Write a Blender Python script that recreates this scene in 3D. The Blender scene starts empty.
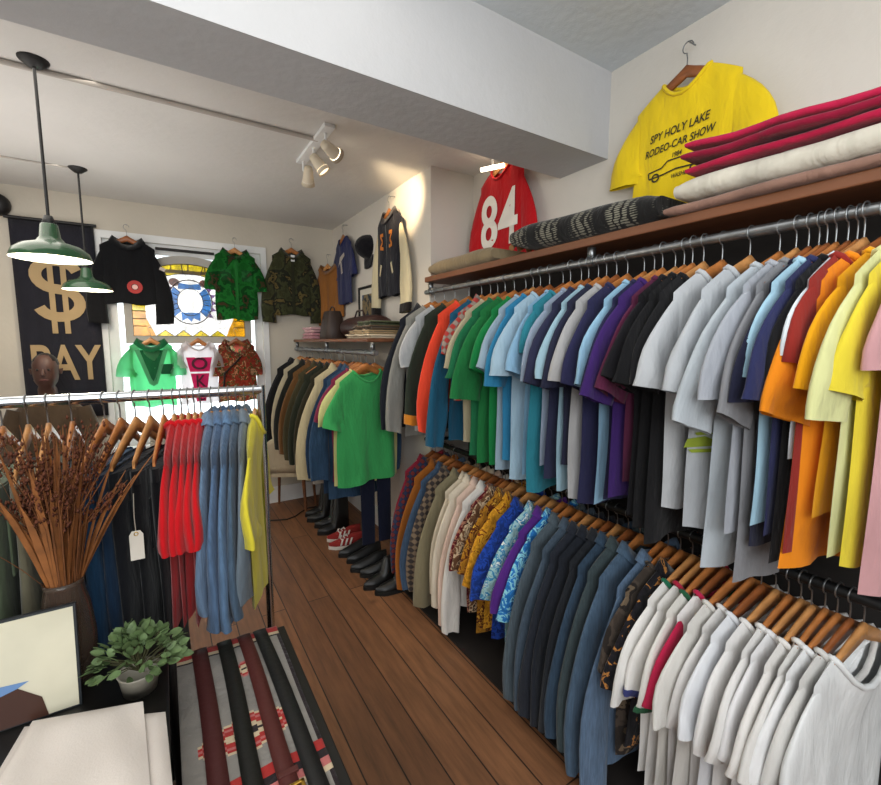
import bpy, math, random
from mathutils import Vector, Matrix
R = random.Random(7)
SC = bpy.context.scene
COL = SC.collection
PI = math.pi
sin, cos = math.sin, math.cos

# ------------------------------------------------------------------ helpers
def lin(h):
    if isinstance(h, str):
        h = h.lstrip('#'); c = [int(h[i:i+2], 16)/255 for i in (0, 2, 4)]
    else:
        c = [v/255 for v in h]
    return tuple((v/12.92 if v <= .04045 else ((v+.055)/1.055)**2.4) for v in c) + (1,)

class MB:
    """collects faces for ONE mesh object"""
    def __init__(s): s.v = []; s.f = []; s.mi = []; s.m = 0
    def add(s, vs, fs, mi=None):
        b = len(s.v); s.v += [tuple(p) for p in vs]
        for f in fs:
            s.f.append(tuple(i+b for i in f)); s.mi.append(s.m if mi is None else mi)
    def box(s, x0, x1, y0, y1, z0, z1, mi=None):
        v = [(x, y, z) for x in (x0, x1) for y in (y0, y1) for z in (z0, z1)]
        s.add(v, [(0,1,3,2),(4,6,7,5),(0,4,5,1),(2,3,7,6),(0,2,6,4),(1,5,7,3)], mi)
    def grid(s, P, mi=None, closed_u=False):
        n, m = len(P), len(P[0]); vs = [p for row in P for p in row]; fs = []
        for i in range(n-1):
            for j in range(m if closed_u else m-1):
                j2 = (j+1) % m
                fs.append((i*m+j, i*m+j2, (i+1)*m+j2, (i+1)*m+j))
        s.add(vs, fs, mi)
    def loft(s, rings, cap=True, mi=None):
        s.grid(rings, mi, True)
        if cap:
            s.add(rings[0], [tuple(range(len(rings[0])))[::-1]], mi)
            s.add(rings[-1], [tuple(range(len(rings[-1])))], mi)
    def tube(s, pts, r, n=8, mi=None, cap=True, closed=False):
        pts = [Vector(p) for p in pts]; rings = []; N = len(pts)
        up = Vector((0, 0, 1))
        rr = r if isinstance(r, (list, tuple)) else [r]*N
        prev = None
        for i, p in enumerate(pts):
            if closed: t = pts[(i+1) % N]-pts[(i-1) % N]
            else: t = pts[min(i+1, N-1)]-pts[max(i-1, 0)]
            t.normalize()
            if prev is None:
                a = up if abs(t.z) < .9 else Vector((1, 0, 0))
                x = t.cross(a).normalized()
            else:
                x = (prev-t*prev.dot(t)).normalized()
            prev = x; y = t.cross(x)
            rings.append([p+x*cos(2*PI*k/n)*rr[i]+y*sin(2*PI*k/n)*rr[i] for k in range(n)])
        if closed: rings.append(rings[0]); cap = False
        s.loft(rings, cap, mi)
    def lathe(s, prof, n=24, c=(0, 0, 0), mi=None, cap=False):
        rings = [[(c[0]+r*cos(2*PI*k/n), c[1]+r*sin(2*PI*k/n), c[2]+z) for k in range(n)] for r, z in prof]
        s.loft(rings, cap, mi)
    def poly(s, pts, mi=None): s.add(pts, [tuple(range(len(pts)))], mi)
    def build(s, name, mat, parent=None, loc=None, rz=0, smooth=True, bevel=0, sub=0, solid=0, rot=None):
        me = bpy.data.meshes.new(name); me.from_pydata(s.v, [], s.f)
        mats = mat if isinstance(mat, (list, tuple)) else [mat]
        for m in mats: me.materials.append(m)
        for p, i in zip(me.polygons, s.mi): p.material_index = min(i, len(mats)-1); p.use_smooth = smooth
        me.update()
        o = bpy.data.objects.new(name, me); COL.objects.link(o)
        if parent: o.parent = parent
        if loc: o.location = loc
        if rot: o.rotation_euler = rot
        elif rz: o.rotation_euler = (0, 0, rz)
        if bevel:
            b = o.modifiers.new('bevel', 'BEVEL'); b.width = bevel; b.segments = 2; b.limit_method = 'ANGLE'
        if solid:
            b = o.modifiers.new('solid', 'SOLIDIFY'); b.thickness = solid; b.offset = 0
        if sub:
            b = o.modifiers.new('sub', 'SUBSURF'); b.levels = sub; b.render_levels = sub
        return o

def tag(o, label, cat, group=None):
    o['label'] = label; o['category'] = cat
    if group: o['group'] = group
    return o
def struct(o): o['kind'] = 'structure'; return o
def empty(name, loc=(0, 0, 0), rz=0):
    o = bpy.data.objects.new(name, None); COL.objects.link(o); o.location = loc; o.rotation_euler = (0, 0, rz)
    o.empty_display_size = .05
    return o

def text_mesh(body, size, extrude=.0, align='CENTER', sx=1.0, shear=0):
    cu = bpy.data.curves.new('lettering', 'FONT'); cu.body = body; cu.size = size; cu.align_x = align; cu.align_y = 'CENTER'
    cu.extrude = extrude; cu.shear = shear; cu.offset = size*.018
    o = bpy.data.objects.new('lettering', cu); COL.objects.link(o)
    dg = bpy.context.evaluated_depsgraph_get(); dg.update()
    me = o.evaluated_get(dg).to_mesh()
    mb = MB(); mb.add([(v.co.x*sx, v.co.y, v.co.z) for v in me.vertices], [tuple(p.vertices) for p in me.polygons])
    o.evaluated_get(dg).to_mesh_clear()
    bpy.data.objects.remove(o); bpy.data.curves.remove(cu)
    return mb

# ------------------------------------------------------------------ materials
_mc = {}
def _new(name):
    m = bpy.data.materials.new(name); m.use_nodes = True
    nt = m.node_tree; return m, nt, nt.nodes['Principled BSDF']
def N(nt, t, **kw):
    n = nt.nodes.new(t)
    for k, v in kw.items():
        if k in n.inputs: n.inputs[k].default_value = v
        else: setattr(n, k, v)
    return n
def ramp(nt, stops, interp='LINEAR'):
    r = N(nt, 'ShaderNodeValToRGB'); r.color_ramp.interpolation = interp
    el = r.color_ramp.elements
    while len(el) < len(stops): el.new(.5)
    for e, (p, c) in zip(el, stops): e.position = p; e.color = c if len(c) == 4 else tuple(c)+(1,)
    return r
def plain(name, col, rough=.5, metal=0, noise=.08, nscale=6, bump=0, bscale=60, spec=None, coat=0):
    key = ('p', name, str(col), rough, metal)
    if key in _mc: return _mc[key]
    m, nt, b = _new(name); c = lin(col)
    tc = N(nt, 'ShaderNodeTexCoord'); no = N(nt, 'ShaderNodeTexNoise', Scale=nscale, Detail=4)
    nt.links.new(tc.outputs['Object'], no.inputs['Vector'])
    r = ramp(nt, [(.3, tuple(v*(1-noise) for v in c[:3])), (.7, tuple(min(1, v*(1+noise)) for v in c[:3]))])
    nt.links.new(no.outputs['Fac'], r.inputs['Fac']); nt.links.new(r.outputs['Color'], b.inputs['Base Color'])
    b.inputs['Roughness'].default_value = rough; b.inputs['Metallic'].default_value = metal
    if spec is not None: b.inputs['Specular IOR Level'].default_value = spec
    if coat: b.inputs['Coat Weight'].default_value = coat
    if bump:
        n2 = N(nt, 'ShaderNodeTexNoise', Scale=bscale, Detail=3); bp = N(nt, 'ShaderNodeBump', Strength=bump, Distance=.01)
        nt.links.new(tc.outputs['Object'], n2.inputs['Vector']); nt.links.new(n2.outputs['Fac'], bp.inputs['Height']); nt.links.new(bp.outputs['Normal'], b.inputs['Normal'])
    _mc[key] = m; return m

def fabric(col, pat='plain', c2=None, c3=None, trans=0, scale=1.0):
    key = ('f', str(col), pat, str(c2), str(c3), trans, scale)
    if key in _mc: return _mc[key]
    m, nt, b = _new(pat+'_cloth'); c = lin(col); L = nt.links.new
    tc = N(nt, 'ShaderNodeTexCoord')
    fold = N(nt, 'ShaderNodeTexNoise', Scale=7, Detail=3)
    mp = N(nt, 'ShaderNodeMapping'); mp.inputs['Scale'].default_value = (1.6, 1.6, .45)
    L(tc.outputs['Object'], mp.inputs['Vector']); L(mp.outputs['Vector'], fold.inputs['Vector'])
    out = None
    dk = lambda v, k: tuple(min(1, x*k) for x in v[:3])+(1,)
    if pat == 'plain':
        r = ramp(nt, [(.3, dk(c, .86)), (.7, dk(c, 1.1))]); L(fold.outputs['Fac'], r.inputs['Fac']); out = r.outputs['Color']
    elif pat == 'denim':
        st = N(nt, 'ShaderNodeTexNoise', Scale=60, Detail=2); m2 = N(nt, 'ShaderNodeMapping'); m2.inputs['Scale'].default_value = (3, 3, .25)
        L(tc.outputs['Object'], m2.inputs['Vector']); L(m2.outputs['Vector'], st.inputs['Vector'])
        r = ramp(nt, [(.28, dk(c, .72)), (.6, dk(c, 1.05)), (.8, dk(c, 1.5))]); L(fold.outputs['Fac'], r.inputs['Fac'])
        r2 = ramp(nt, [(.35, (.8, .8, .8)), (.65, (1.15, 1.15, 1.15))]); L(st.outputs['Fac'], r2.inputs['Fac'])
        mx = N(nt, 'ShaderNodeMix', data_type='RGBA', blend_type='MULTIPLY'); mx.inputs['Factor'].default_value = .8
        L(r.outputs['Color'], mx.inputs[6]); L(r2.outputs['Color'], mx.inputs[7]); out = mx.outputs[2]
    elif pat in ('floral', 'camo'):
        d = N(nt, 'ShaderNodeTexNoise', Scale=(22 if pat == 'floral' else 9)*scale, Detail=3, Roughness=.55, Distortion=1.2 if pat == 'floral' else .4)
        L(tc.outputs['Object'], d.inputs['Vector'])
        a, bb = lin(c2), lin(c3)
        r = ramp(nt, [(0, dk(c, .7)), (.42, c), (.5, a), (.58, bb), (.66, dk(a, .6))], 'CONSTANT'); L(d.outputs['Fac'], r.inputs['Fac']); out = r.outputs['Color']
    elif pat in ('plaid', 'stripe'):
        a = lin(c2)
        w1 = N(nt, 'ShaderNodeTexWave', Scale=9*scale); w1.bands_direction = 'X'
        w2 = N(nt, 'ShaderNodeTexWave', Scale=9*scale); w2.bands_direction = 'Z'
        L(tc.outputs['Object'], w1.inputs['Vector']); L(tc.outputs['Object'], w2.inputs['Vector'])
        ad = N(nt, 'ShaderNodeMath', operation='ADD'); L(w2.outputs['Fac'], ad.inputs[0])
        if pat == 'plaid': L(w1.outputs['Fac'], ad.inputs[1])
        r = ramp(nt, [(0, c), (.5, c), (.6, dk(a, .6)), (.85, a)]); mu = N(nt, 'ShaderNodeMath', operation='MULTIPLY'); mu.inputs[1].default_value = .6 if pat == 'plaid' else 1
        L(ad.outputs[0], mu.inputs[0]); L(mu.outputs[0], r.inputs['Fac']); out = r.outputs['Color']
    elif pat == 'woven':
        a = lin(c2); out_ = None
        w1 = N(nt, 'ShaderNodeTexWave', Scale=9); w1.bands_direction = 'Y'; w1.inputs['Distortion'].default_value = 6; w1.inputs['Detail Scale'].default_value = 3
        w2 = N(nt, 'ShaderNodeTexWave', Scale=38); w2.bands_direction = 'Z'; w2.inputs['Distortion'].default_value = 1.5
        w3 = N(nt, 'ShaderNodeTexWave', Scale=1.6); w3.bands_direction = 'Y'; w3.inputs['Distortion'].default_value = 2
        for w_ in (w1, w2, w3): L(tc.outputs['Object'], w_.inputs['Vector'])
        m1 = N(nt, 'ShaderNodeMath', operation='MULTIPLY'); L(w1.outputs['Fac'], m1.inputs[0]); L(w2.outputs['Fac'], m1.inputs[1])
        m2_ = N(nt, 'ShaderNodeMath', operation='MULTIPLY'); L(m1.outputs[0], m2_.inputs[0]); L(w3.outputs['Fac'], m2_.inputs[1])
        r = ramp(nt, [(.12, c), (.3, a), (.9, a)]); L(m2_.outputs[0], r.inputs['Fac']); out = r.outputs['Color']
    elif pat == 'knit':
        a = lin(c2); mp2 = N(nt, 'ShaderNodeMapping'); mp2.inputs['Scale'].default_value = (1, 1, 2)
        v = N(nt, 'ShaderNodeTexVoronoi', Scale=16*scale); L(tc.outputs['Object'], mp2.inputs['Vector']); L(mp2.outputs['Vector'], v.inputs['Vector'])
        r = ramp(nt, [(.2, a), (.42, c), (.6, c)]); L(v.outputs['Distance'], r.inputs['Fac']); out = r.outputs['Color']
    L(out, b.inputs['Base Color'])
    b.inputs['Roughness'].default_value = .92; b.inputs['Specular IOR Level'].default_value = .15
    b.inputs['Sheen Weight'].default_value = .15
    wv = N(nt, 'ShaderNodeTexNoise', Scale=35, Detail=4); L(mp.outputs['Vector'], wv.inputs['Vector'])
    w5 = N(nt, 'ShaderNodeTexNoise', Scale=9, Detail=3, Distortion=.8); m5 = N(nt, 'ShaderNodeMapping'); m5.inputs['Scale'].default_value = (1.3, 1.3, .55); m5.inputs['Rotation'].default_value = (0, .35, 0)
    L(tc.outputs['Object'], m5.inputs['Vector']); L(m5.outputs['Vector'], w5.inputs['Vector'])
    b5 = N(nt, 'ShaderNodeBump', Strength=.42, Distance=.03); L(w5.outputs['Fac'], b5.inputs['Height'])
    bp = N(nt, 'ShaderNodeBump', Strength=.3, Distance=.01); L(wv.outputs['Fac'], bp.inputs['Height']); L(b5.outputs['Normal'], bp.inputs['Normal']); L(bp.outputs['Normal'], b.inputs['Normal'])
    if trans:
        tr = N(nt, 'ShaderNodeBsdfTranslucent'); L(out, tr.inputs['Color'])
        mx = N(nt, 'ShaderNodeMixShader'); mx.inputs[0].default_value = trans
        L(b.outputs[0], mx.inputs[1]); L(tr.outputs[0], mx.inputs[2]); L(mx.outputs[0], nt.nodes['Material Output'].inputs[0])
    _mc[key] = m; return m

def tinted_glass(name, col):
    m, nt, b = _new(name); nt.nodes.remove(b)
    t = N(nt, 'ShaderNodeBsdfTransparent'); g = N(nt, 'ShaderNodeBsdfGlossy'); g.inputs['Roughness'].default_value = .2
    no = N(nt, 'ShaderNodeTexNoise', Scale=14, Detail=2); tc = N(nt, 'ShaderNodeTexCoord'); nt.links.new(tc.outputs['Object'], no.inputs['Vector'])
    c = lin(col); r = ramp(nt, [(.35, tuple(v*.75 for v in c[:3])), (.65, c)]); nt.links.new(no.outputs['Fac'], r.inputs['Fac']); nt.links.new(r.outputs['Color'], t.inputs['Color'])
    mx = N(nt, 'ShaderNodeMixShader'); mx.inputs[0].default_value = .06
    nt.links.new(t.outputs[0], mx.inputs[1]); nt.links.new(g.outputs[0], mx.inputs[2]); nt.links.new(mx.outputs[0], nt.nodes['Material Output'].inputs[0])
    return m
def emit(name, col, st):
    m, nt, b = _new(name); b.inputs['Emission Color'].default_value = lin(col); b.inputs['Emission Strength'].default_value = st; b.inputs['Base Color'].default_value = lin(col); return m

def plaster(name, col, blotch=None):
    m, nt, b = _new(name); L = nt.links.new; c = lin(col)
    tc = N(nt, 'ShaderNodeTexCoord'); n1 = N(nt, 'ShaderNodeTexNoise', Scale=1.3, Detail=4)
    L(tc.outputs['Object'], n1.inputs['Vector'])
    r = ramp(nt, [(.35, tuple(v*.9 for v in c[:3])), (.7, c)]); L(n1.outputs['Fac'], r.inputs['Fac']); L(r.outputs['Color'], b.inputs['Base Color'])
    n2 = N(nt, 'ShaderNodeTexNoise', Scale=25, Detail=5); L(tc.outputs['Object'], n2.inputs['Vector'])
    bp = N(nt, 'ShaderNodeBump', Strength=.12, Distance=.02); L(n2.outputs['Fac'], bp.inputs['Height']); L(bp.outputs['Normal'], b.inputs['Normal'])
    b.inputs['Roughness'].default_value = .85; b.inputs['Specular IOR Level'].default_value = .2
    return m

def planks(name):
    m, nt, b = _new(name); L = nt.links.new
    tc = N(nt, 'ShaderNodeTexCoord'); mp = N(nt, 'ShaderNodeMapping'); mp.inputs['Rotation'].default_value = (0, 0, PI/2)
    L(tc.outputs['Object'], mp.inputs['Vector'])
    br = N(nt, 'ShaderNodeTexBrick', Scale=1.0); br.inputs['Brick Width'].default_value = 2.6; br.inputs['Row Height'].default_value = .135
    br.inputs['Mortar Size'].default_value = .003; br.inputs['Color1'].default_value = lin('#8a5f40'); br.inputs['Color2'].default_value = lin('#6e4a32'); br.inputs['Mortar'].default_value = lin('#2a1a12')
    br.offset = .37; L(mp.outputs['Vector'], br.inputs['Vector'])
    gr = N(nt, 'ShaderNodeTexNoise', Scale=9, Detail=6, Roughness=.65); m2 = N(nt, 'ShaderNodeMapping'); m2.inputs['Scale'].default_value = (4, .35, 1)
    L(tc.outputs['Object'], m2.inputs['Vector']); L(m2.outputs['Vector'], gr.inputs['Vector'])
    r = ramp(nt, [(.3, (.62, .6, .58)), (.7, (1.2, 1.15, 1.1))]); L(gr.outputs['Fac'], r.inputs['Fac'])
    kn = N(nt, 'ShaderNodeTexVoronoi', Scale=2.6); L(tc.outputs['Object'], kn.inputs['Vector'])
    kr = ramp(nt, [(0, (.25, .2, .18)), (.06, (.8, .78, .75)), (.1, (1, 1, 1))]); L(kn.outputs['Distance'], kr.inputs['Fac'])
    mx = N(nt, 'ShaderNodeMix', data_type='RGBA', blend_type='MULTIPLY'); mx.inputs['Factor'].default_value = 1; L(br.outputs['Color'], mx.inputs[6]); L(r.outputs['Color'], mx.inputs[7])
    mx2 = N(nt, 'ShaderNodeMix', data_type='RGBA', blend_type='MULTIPLY'); mx2.inputs['Factor'].default_value = .8; L(mx.outputs[2], mx2.inputs[6]); L(kr.outputs['Color'], mx2.inputs[7])
    L(mx2.outputs[2], b.inputs['Base Color']); b.inputs['Roughness'].default_value = .55
    bp = N(nt, 'ShaderNodeBump', Strength=.3, Distance=.006); L(br.outputs['Fac'], bp.inputs['Height']); bp.invert = True; L(bp.outputs['Normal'], b.inputs['Normal'])
    return m
def wood(name, col, rough=.45, ax=(1, .12, 1), sc=18):
    key = ('w', name)
    if key in _mc: return _mc[key]
    m, nt, b = _new(name); L = nt.links.new; c = lin(col)
    tc = N(nt, 'ShaderNodeTexCoord'); mp = N(nt, 'ShaderNodeMapping'); mp.inputs['Scale'].default_value = ax
    no = N(nt, 'ShaderNodeTexNoise', Scale=sc, Detail=5, Distortion=.6); L(tc.outputs['Object'], mp.inputs['Vector']); L(mp.outputs['Vector'], no.inputs['Vector'])
    r = ramp(nt, [(.3, tuple(v*.62 for v in c[:3])), (.65, c), (.8, tuple(min(1, v*1.25) for v in c[:3]))]); L(no.outputs['Fac'], r.inputs['Fac']); L(r.outputs['Color'], b.inputs['Base Color'])
    b.inputs['Roughness'].default_value = rough; _mc[key] = m; return m

M_WALL = plaster('warm_white_plaster', '#d8d2c8')
M_BACK = plaster('back_wall_plaster', '#cfc8ba')
M_CEIL = plaster('ceiling_plaster', '#dedcd8')
M_CEILN = plaster('front_ceiling_plaster', '#d4dade')
M_BEAM = plaster('beam_plaster', '#c2c2c3')
M_DARK = plain('shade_dark_backboard', '#2a2624', .8)
M_FLOOR = planks('old_floor_boards')
M_STEEL = plain('galvanised_steel', '#8d9092', .35, .9, .15, 30)
M_BLKSTEEL = plain('blackened_steel', '#2c2d2e', .45, .7)
M_CHROME = plain('chrome', '#c9ced3', .16, 1, .02)
M_HANG = wood('hanger_wood', '#c07a41', .35, (.3, 1, 1), 40)
M_HANG2 = wood('hanger_wood_pale', '#cf9358', .35, (.3, 1, 1), 40)
M_HANG3 = wood('hanger_wood_red', '#9a5a30', .35, (.3, 1, 1), 40)
M_SHELF = wood('shelf_wood', '#7a4a2c', .5, (1, .1, 1), 14)
M_WHITE = plain('white_paint', '#e6e8e8', .5)
M_BLACK = plain('black_paint', '#111112', .5)
M_GOLD = plain('brass', '#c9a24a', .3, 1)

# ------------------------------------------------------------------ setting
def slab(name, mat, *b):
    mb = MB(); mb.box(*b); return struct(mb.build(name, mat, smooth=False))
XA, XP, YB, ZC, ZN, ZB = 1.87, 1.53, 4.5, 2.73, 2.87, 2.48
YP0 = 2.55
slab('floor', M_FLOOR, -2.3, 2.0, -2.6, 4.75, -.1, 0)
slab('ceiling', M_CEIL, -2.3, 2.0, 1.62, 4.75, ZC, ZC+.35)
slab('ceiling_front', M_CEILN, -2.3, 2.0, -2.6, 1.62, ZN, ZN+.24)
slab('trim_1', M_BEAM, -2.2, XA, 1.46, 1.76, ZB, ZN+.02)      # dropped beam
slab('wall_right', M_WALL, XA, XA+.15, -2.6, 4.75, -.1, 3.1)
slab('wall_chimney', M_WALL, XP, XA+.01, YP0, YB+.02, 0, ZC+.02)
slab('wall_left', M_WALL, -2.35, -2.2, -2.6, 4.75, -.1, 3.1)
slab('wall_front_blocker', M_WALL, -2.35, 2.05, -2.75, -2.6, -.1, 3.1)  # unseen; added so world light enters only by the back window
WX0, WX1, WZ0, WZ1 = -.36, .83, .72, 2.42
mb = MB()
mb.box(-2.3, WX0, YB, YB+.22, -.1, 3.05); mb.box(WX1, XP+.35, YB, YB+.22, -.1, 3.05)
mb.box(WX0, WX1, YB, YB+.22, WZ1, 3.05); mb.box(WX0, WX1, YB, YB+.22, -.1, WZ0)
struct(mb.build('wall_back', M_BACK, smooth=False))
# skirting
slab('baseboard_back', M_WHITE, -2.2, XP, YB-.018, YB, 0, .16)
slab('baseboard_right', M_WHITE, XP-.018, XP, YP0, YB-.018, 0, .16)
# window: frame with transom bars and a pane
win = MB(); fy0, fy1 = YB+.02, YB+.11
win.box(WX0, WX0+.07, fy0, fy1, WZ0, WZ1); win.box(WX1-.07, WX1, fy0, fy1, WZ0, WZ1)
win.box(WX0+.07, WX1-.07, fy0, fy1, WZ1-.09, WZ1); win.box(WX0+.07, WX1-.07, fy0, fy1, WZ0, WZ0+.07)
win.box(WX0+.07, WX1-.07, fy0+.02, fy1-.02, 2.19, 2.22)
for i in range(1, 8):
    x = WX0+.07+i*(WX1-WX0-.14)/8
    win.box(x-.006, x+.006, fy0+.03, fy1-.03, 2.22, WZ1-.09)
win.box(WX0-.05, WX1+.05, YB-.015, YB, WZ1, WZ1+.06); win.box(WX0-.05, WX0, YB-.015, YB, WZ0, WZ1); win.box(WX1, WX1+.05, YB-.015, YB, WZ0, WZ1)
w = struct(win.build('window_1', M_WHITE, smooth=False))
g = MB(); g.box(WX0+.07, WX1-.07, YB+.06, YB+.066, WZ0+.07, WZ1-.09)
g.build('window_pane', tinted_glass('clear_glass', '#f4f8f8'), w, smooth=False)
g = MB(); g.box(WX0-.06, WX1+.06, YB-.09, YB+.02, WZ0-.04, WZ0); g.build('window_sill', M_WHITE, w, smooth=False, bevel=.006)
bl = MB(); bl.tube([(.0, YB-.02, 2.375), (.44, YB-.02, 2.375)], .012, 8)
tag(bl.build('blind_rod', M_BLACK), 'thin dark blind rod across the top of the window', 'rod')
slab('floor_shade_strip', plain('under_rack_shade', '#1d1714', .7), 1.23, XA, -.6, YP0, 0, .012)  # thin dark strip painting the shade under the rack onto the floor
# board added behind the hanging clothes; its dark colour carries part of the shade
slab('added_shade_board', M_DARK, XA-.02, XA, -.6, YP0, 0, 1.985)

# ------------------------------------------------------------------ garment geometry
def zc(a):
    q = abs(a)/.21; return -.070-.086*q-.034*q*q

class Garment:
    """flat-hung garment; front faces local -y; hook at the origin"""
    def __init__(s, sh=.21, L=.82, wb=.215, th=.018, sl=.19, ang=32, w0=.1, w1=.085, nk=.092, dip=.075, amp=.009, nf=2.0, seed=0, shirt_tail=0, belly=0, cuffang=.08, wall=False, puff=.75, bdip=.036):
        s.__dict__.update(locals()); r = random.Random(seed)
        s.ph = [r.uniform(0, 6.28) for _ in range(6)]; s.r = r
    def W(s, v):
        return s.sh+(s.wb-s.sh)*min(1, v*1.2)+.006*sin(v*7+s.ph[3])*v+s.belly*sin(PI*v)
    def fold(s, u, v):
        A = s.amp*min(1, max(0, v-.05)*1.9)
        return A*(.6*sin(PI*s.nf*u+s.ph[0]+v*.8)+.4*sin(PI*s.nf*1.9*u+s.ph[1]-v*1.1)+.3*sin(6*v+s.ph[2]))
    def pos(s, u, v, side):
        x0 = u*s.sh; a = abs(x0)
        if a < s.nk:
            q = a/s.nk; d = s.dip if side < 0 else s.bdip
            zt = zc(s.nk)+.015-d*(1-q*q)
            t0 = .03*math.sqrt(max(0, 1-q*q))
        else:
            zt = zc(a)+.015; t0 = 0
        zb = -s.L+.008*sin(u*5+s.ph[4])+s.shirt_tail*(abs(u)**2)
        z = zt*(1-v)+zb*v; x = u*s.W(v)
        k = min(1, v*5) if a < s.nk else min(1, v/.03)
        T = max(t0*(1-k)+max(s.th, .0095 if v < .3 else 0)*k, .0098*min(1, v/.03) if v < .25 else 0)*max(0, 1-abs(u)**(6 if k < .6 else 3.6))**.5
        return (x, side*T+s.fold(u, v), z)
    def body(s, nu=19, nv=15):
        mb = MB()
        us = [-1+2*i/(nu-1) for i in range(nu)]
        vs = [0, .03, .08]+[.08+.92*(j/(nv-3)) for j in range(1, nv-2)]
        mb.grid([[s.pos(u, v, -1) for u in us] for v in vs]); mb.grid([[s.pos(u, v, 1) for u in reversed(us)] for v in vs])
        return mb
    def sleeve(s, sx, K=9, n=14, t0=0, t1=1, swell=1.0):
        mb = MB(); a = math.radians(s.ang if not (s.wall and sx > 0) else s.ang*.55); rings = []
        top = zc(s.sh)+.012; y0 = s.fold(sx, .15)
        c0 = Vector((sx*(s.sh-.022), y0, top-s.w0))
        curve = 0
        p1, p2 = s.ph[4]+sx, s.ph[5]-sx
        for k in range(K):
            t = t0+(t1-t0)*k/(K-1)
            a0, a1 = a+.22, a-.22
            d = Vector((sx*(sin(a0)*(t-t*t/2)+sin(a1)*t*t/2), 0, -(cos(a0)*(t-t*t/2)+cos(a1)*t*t/2)))
            c = c0+d*s.sl
            e = min(1, t*1.15)**1.2; ph = PI/2*(1-e)+s.cuffang*e          # angle of the long axis above horizontal
            maj = Vector((sx*cos(ph), 0, sin(ph)))
            if t > .93: swell_ = swell*1.04
            else: swell_ = swell
            hw = (s.w0*(1-t)+s.w1*t)*swell_; hh = max(.0095*(1-t), (.010+.012*min(1, t*1.6))*max(s.puff, s.th/.018))*swell_
            ring = []
            for q in range(n):
                th = 2*PI*q/n
                cx, cyy = cos(th), sin(th)
                cx = math.copysign(abs(cx)**.8, cx)
                off = s.amp*1.1*t*sin(3.4*cx+p1+4*t)+s.amp*.6*t*sin(9*t+p2)+s.amp*.35*t*sin(8*cx+p2)
                ring.append(c+maj*(hw*cx)+Vector((0, hh*cyy+off, 0)))
            rings.append(ring)
        mb.grid(rings, None, True)
        return mb
    def collar(s, r=.008):
        mb = MB(); pts = []
        for i in range(20):
            t = 2*PI*i/20; x = s.nk*cos(t); side = -1 if sin(t) < 0 else 1
            u = x/s.sh; p = s.pos(u*.999, 0, side); pts.append((p[0], p[1], p[2]))
        mb.tube(pts, r, 6, closed=True); return mb
    def shirt_collar(s):
        mb = MB(); rows = [[], [], []]
        for i in range(17):
            t = PI*1.5+2*PI*(i/16); x = s.nk*cos(t); side = -1 if sin(t) < 0 else 1
            p = s.pos(x/s.sh*.999, 0, side); n = Vector((cos(t), sin(t)*.6, 0))
            P = Vector(p)
            rows[0].append(P); rows[1].append(P+Vector((0, 0, .03))+n*.004); rows[2].append(P+Vector((0, 0, -.012))+n*.03)
        mb.grid(rows); return mb

def hang_mesh():
    mb = MB(); up, lo = [], []
    xs = [-.186+.372*i/24 for i in range(25)]
    rings = []
    for x in xs:
        z = zc(x)+(.004*(1-(abs(x)/.02)**2) if abs(x) < .02 else 0); h = .043-.024*(abs(x)/.205); t = .0056-.0022*(abs(x)/.205)
        rings.append([(x, -t, z-h), (x, t, z-h), (x, t, z), (x, 0, z+.003), (x, -t, z)])
    mb.loft(rings)
    hk = MB(); pts = [(0, 0, -.078), (0, 0, -.04)]+[(.021*sin(a)*-1, 0, .0+.021*cos(a)) for a in [PI*.95-.02-PI*1.45*i/10 for i in range(11)]]
    hk.tube(pts, .0022, 6)
    return mb, hk
HB, HK = hang_mesh()
HANGERS = []
for m in (M_HANG, M_HANG2, M_HANG3):
    a = HB.build('wooden_hanger', m); b = HK.build('hook', M_STEEL, a); HANGERS.append((a, b))
_used = [False]*3
def hanger(loc, rz, label, group=None, k=None, hs=1):
    k = R.choice((0, 0, 1, 2)) if k is None else k
    a, b = HANGERS[k]
    if _used[k]:
        a = a.copy(); COL.objects.link(a); b = b.copy(); COL.objects.link(b); b.parent = a
    _used[k] = True
    a.location = loc; a.rotation_euler = (0, 0, rz)
    a.scale = (hs, 1, 1)
    tag(a, label, 'hanger', group); return a

KINDS = {
 'tee':    dict(name='t_shirt', cat='T-shirt', L=.82, sl=.20, ang=23, w0=.105, w1=.08),
 'long':   dict(name='sweatshirt', cat='sweatshirt', L=.74, sl=.54, ang=11, w0=.105, w1=.05),
 'jacket': dict(name='jacket', cat='jacket', L=.76, sl=.57, ang=9, w0=.115, w1=.062, sh=.22, wb=.23),
 'shirt':  dict(name='long_sleeved_shirt', cat='shirt', L=.80, sl=.56, ang=9, w0=.105, w1=.05, wb=.22, shirt_tail=.06),
 'aloha':  dict(name='short_sleeved_shirt', cat='shirt', L=.76, sl=.22, ang=20, w0=.11, w1=.085, wb=.225),
}
GSEED = [0]
def dress(kind, loc, rz, mat, label, group=None, sleeve_mat=None, trim=None, cuff=None, **kw):
    """a garment as ONE thing: torso mesh + sleeves + neckband/collar (+ cuffs)"""
    GSEED[0] += 1
    d = dict(KINDS[kind]); name = d.pop('name'); cat = d.pop('cat'); d.update(kw)
    g = Garment(seed=GSEED[0], **d)
    o = g.body().build(name, mat, None, loc, rz); tag(o, label, cat, group)
    for sx in (-1, 1):
        sl = g.sleeve(sx).build('sleeve', sleeve_mat or mat, o)
        if cuff: g.sleeve(sx, 3, 14, .9, 1.01, 1.06).build('cuff', cuff, sl)
    if kind in ('tee', 'long'): g.collar().build('neckband', trim or mat, o)
    else: g.shirt_collar().build('collar', trim or mat, o)
    o['g'] = 0; del o['g']
    return o, g
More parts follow.
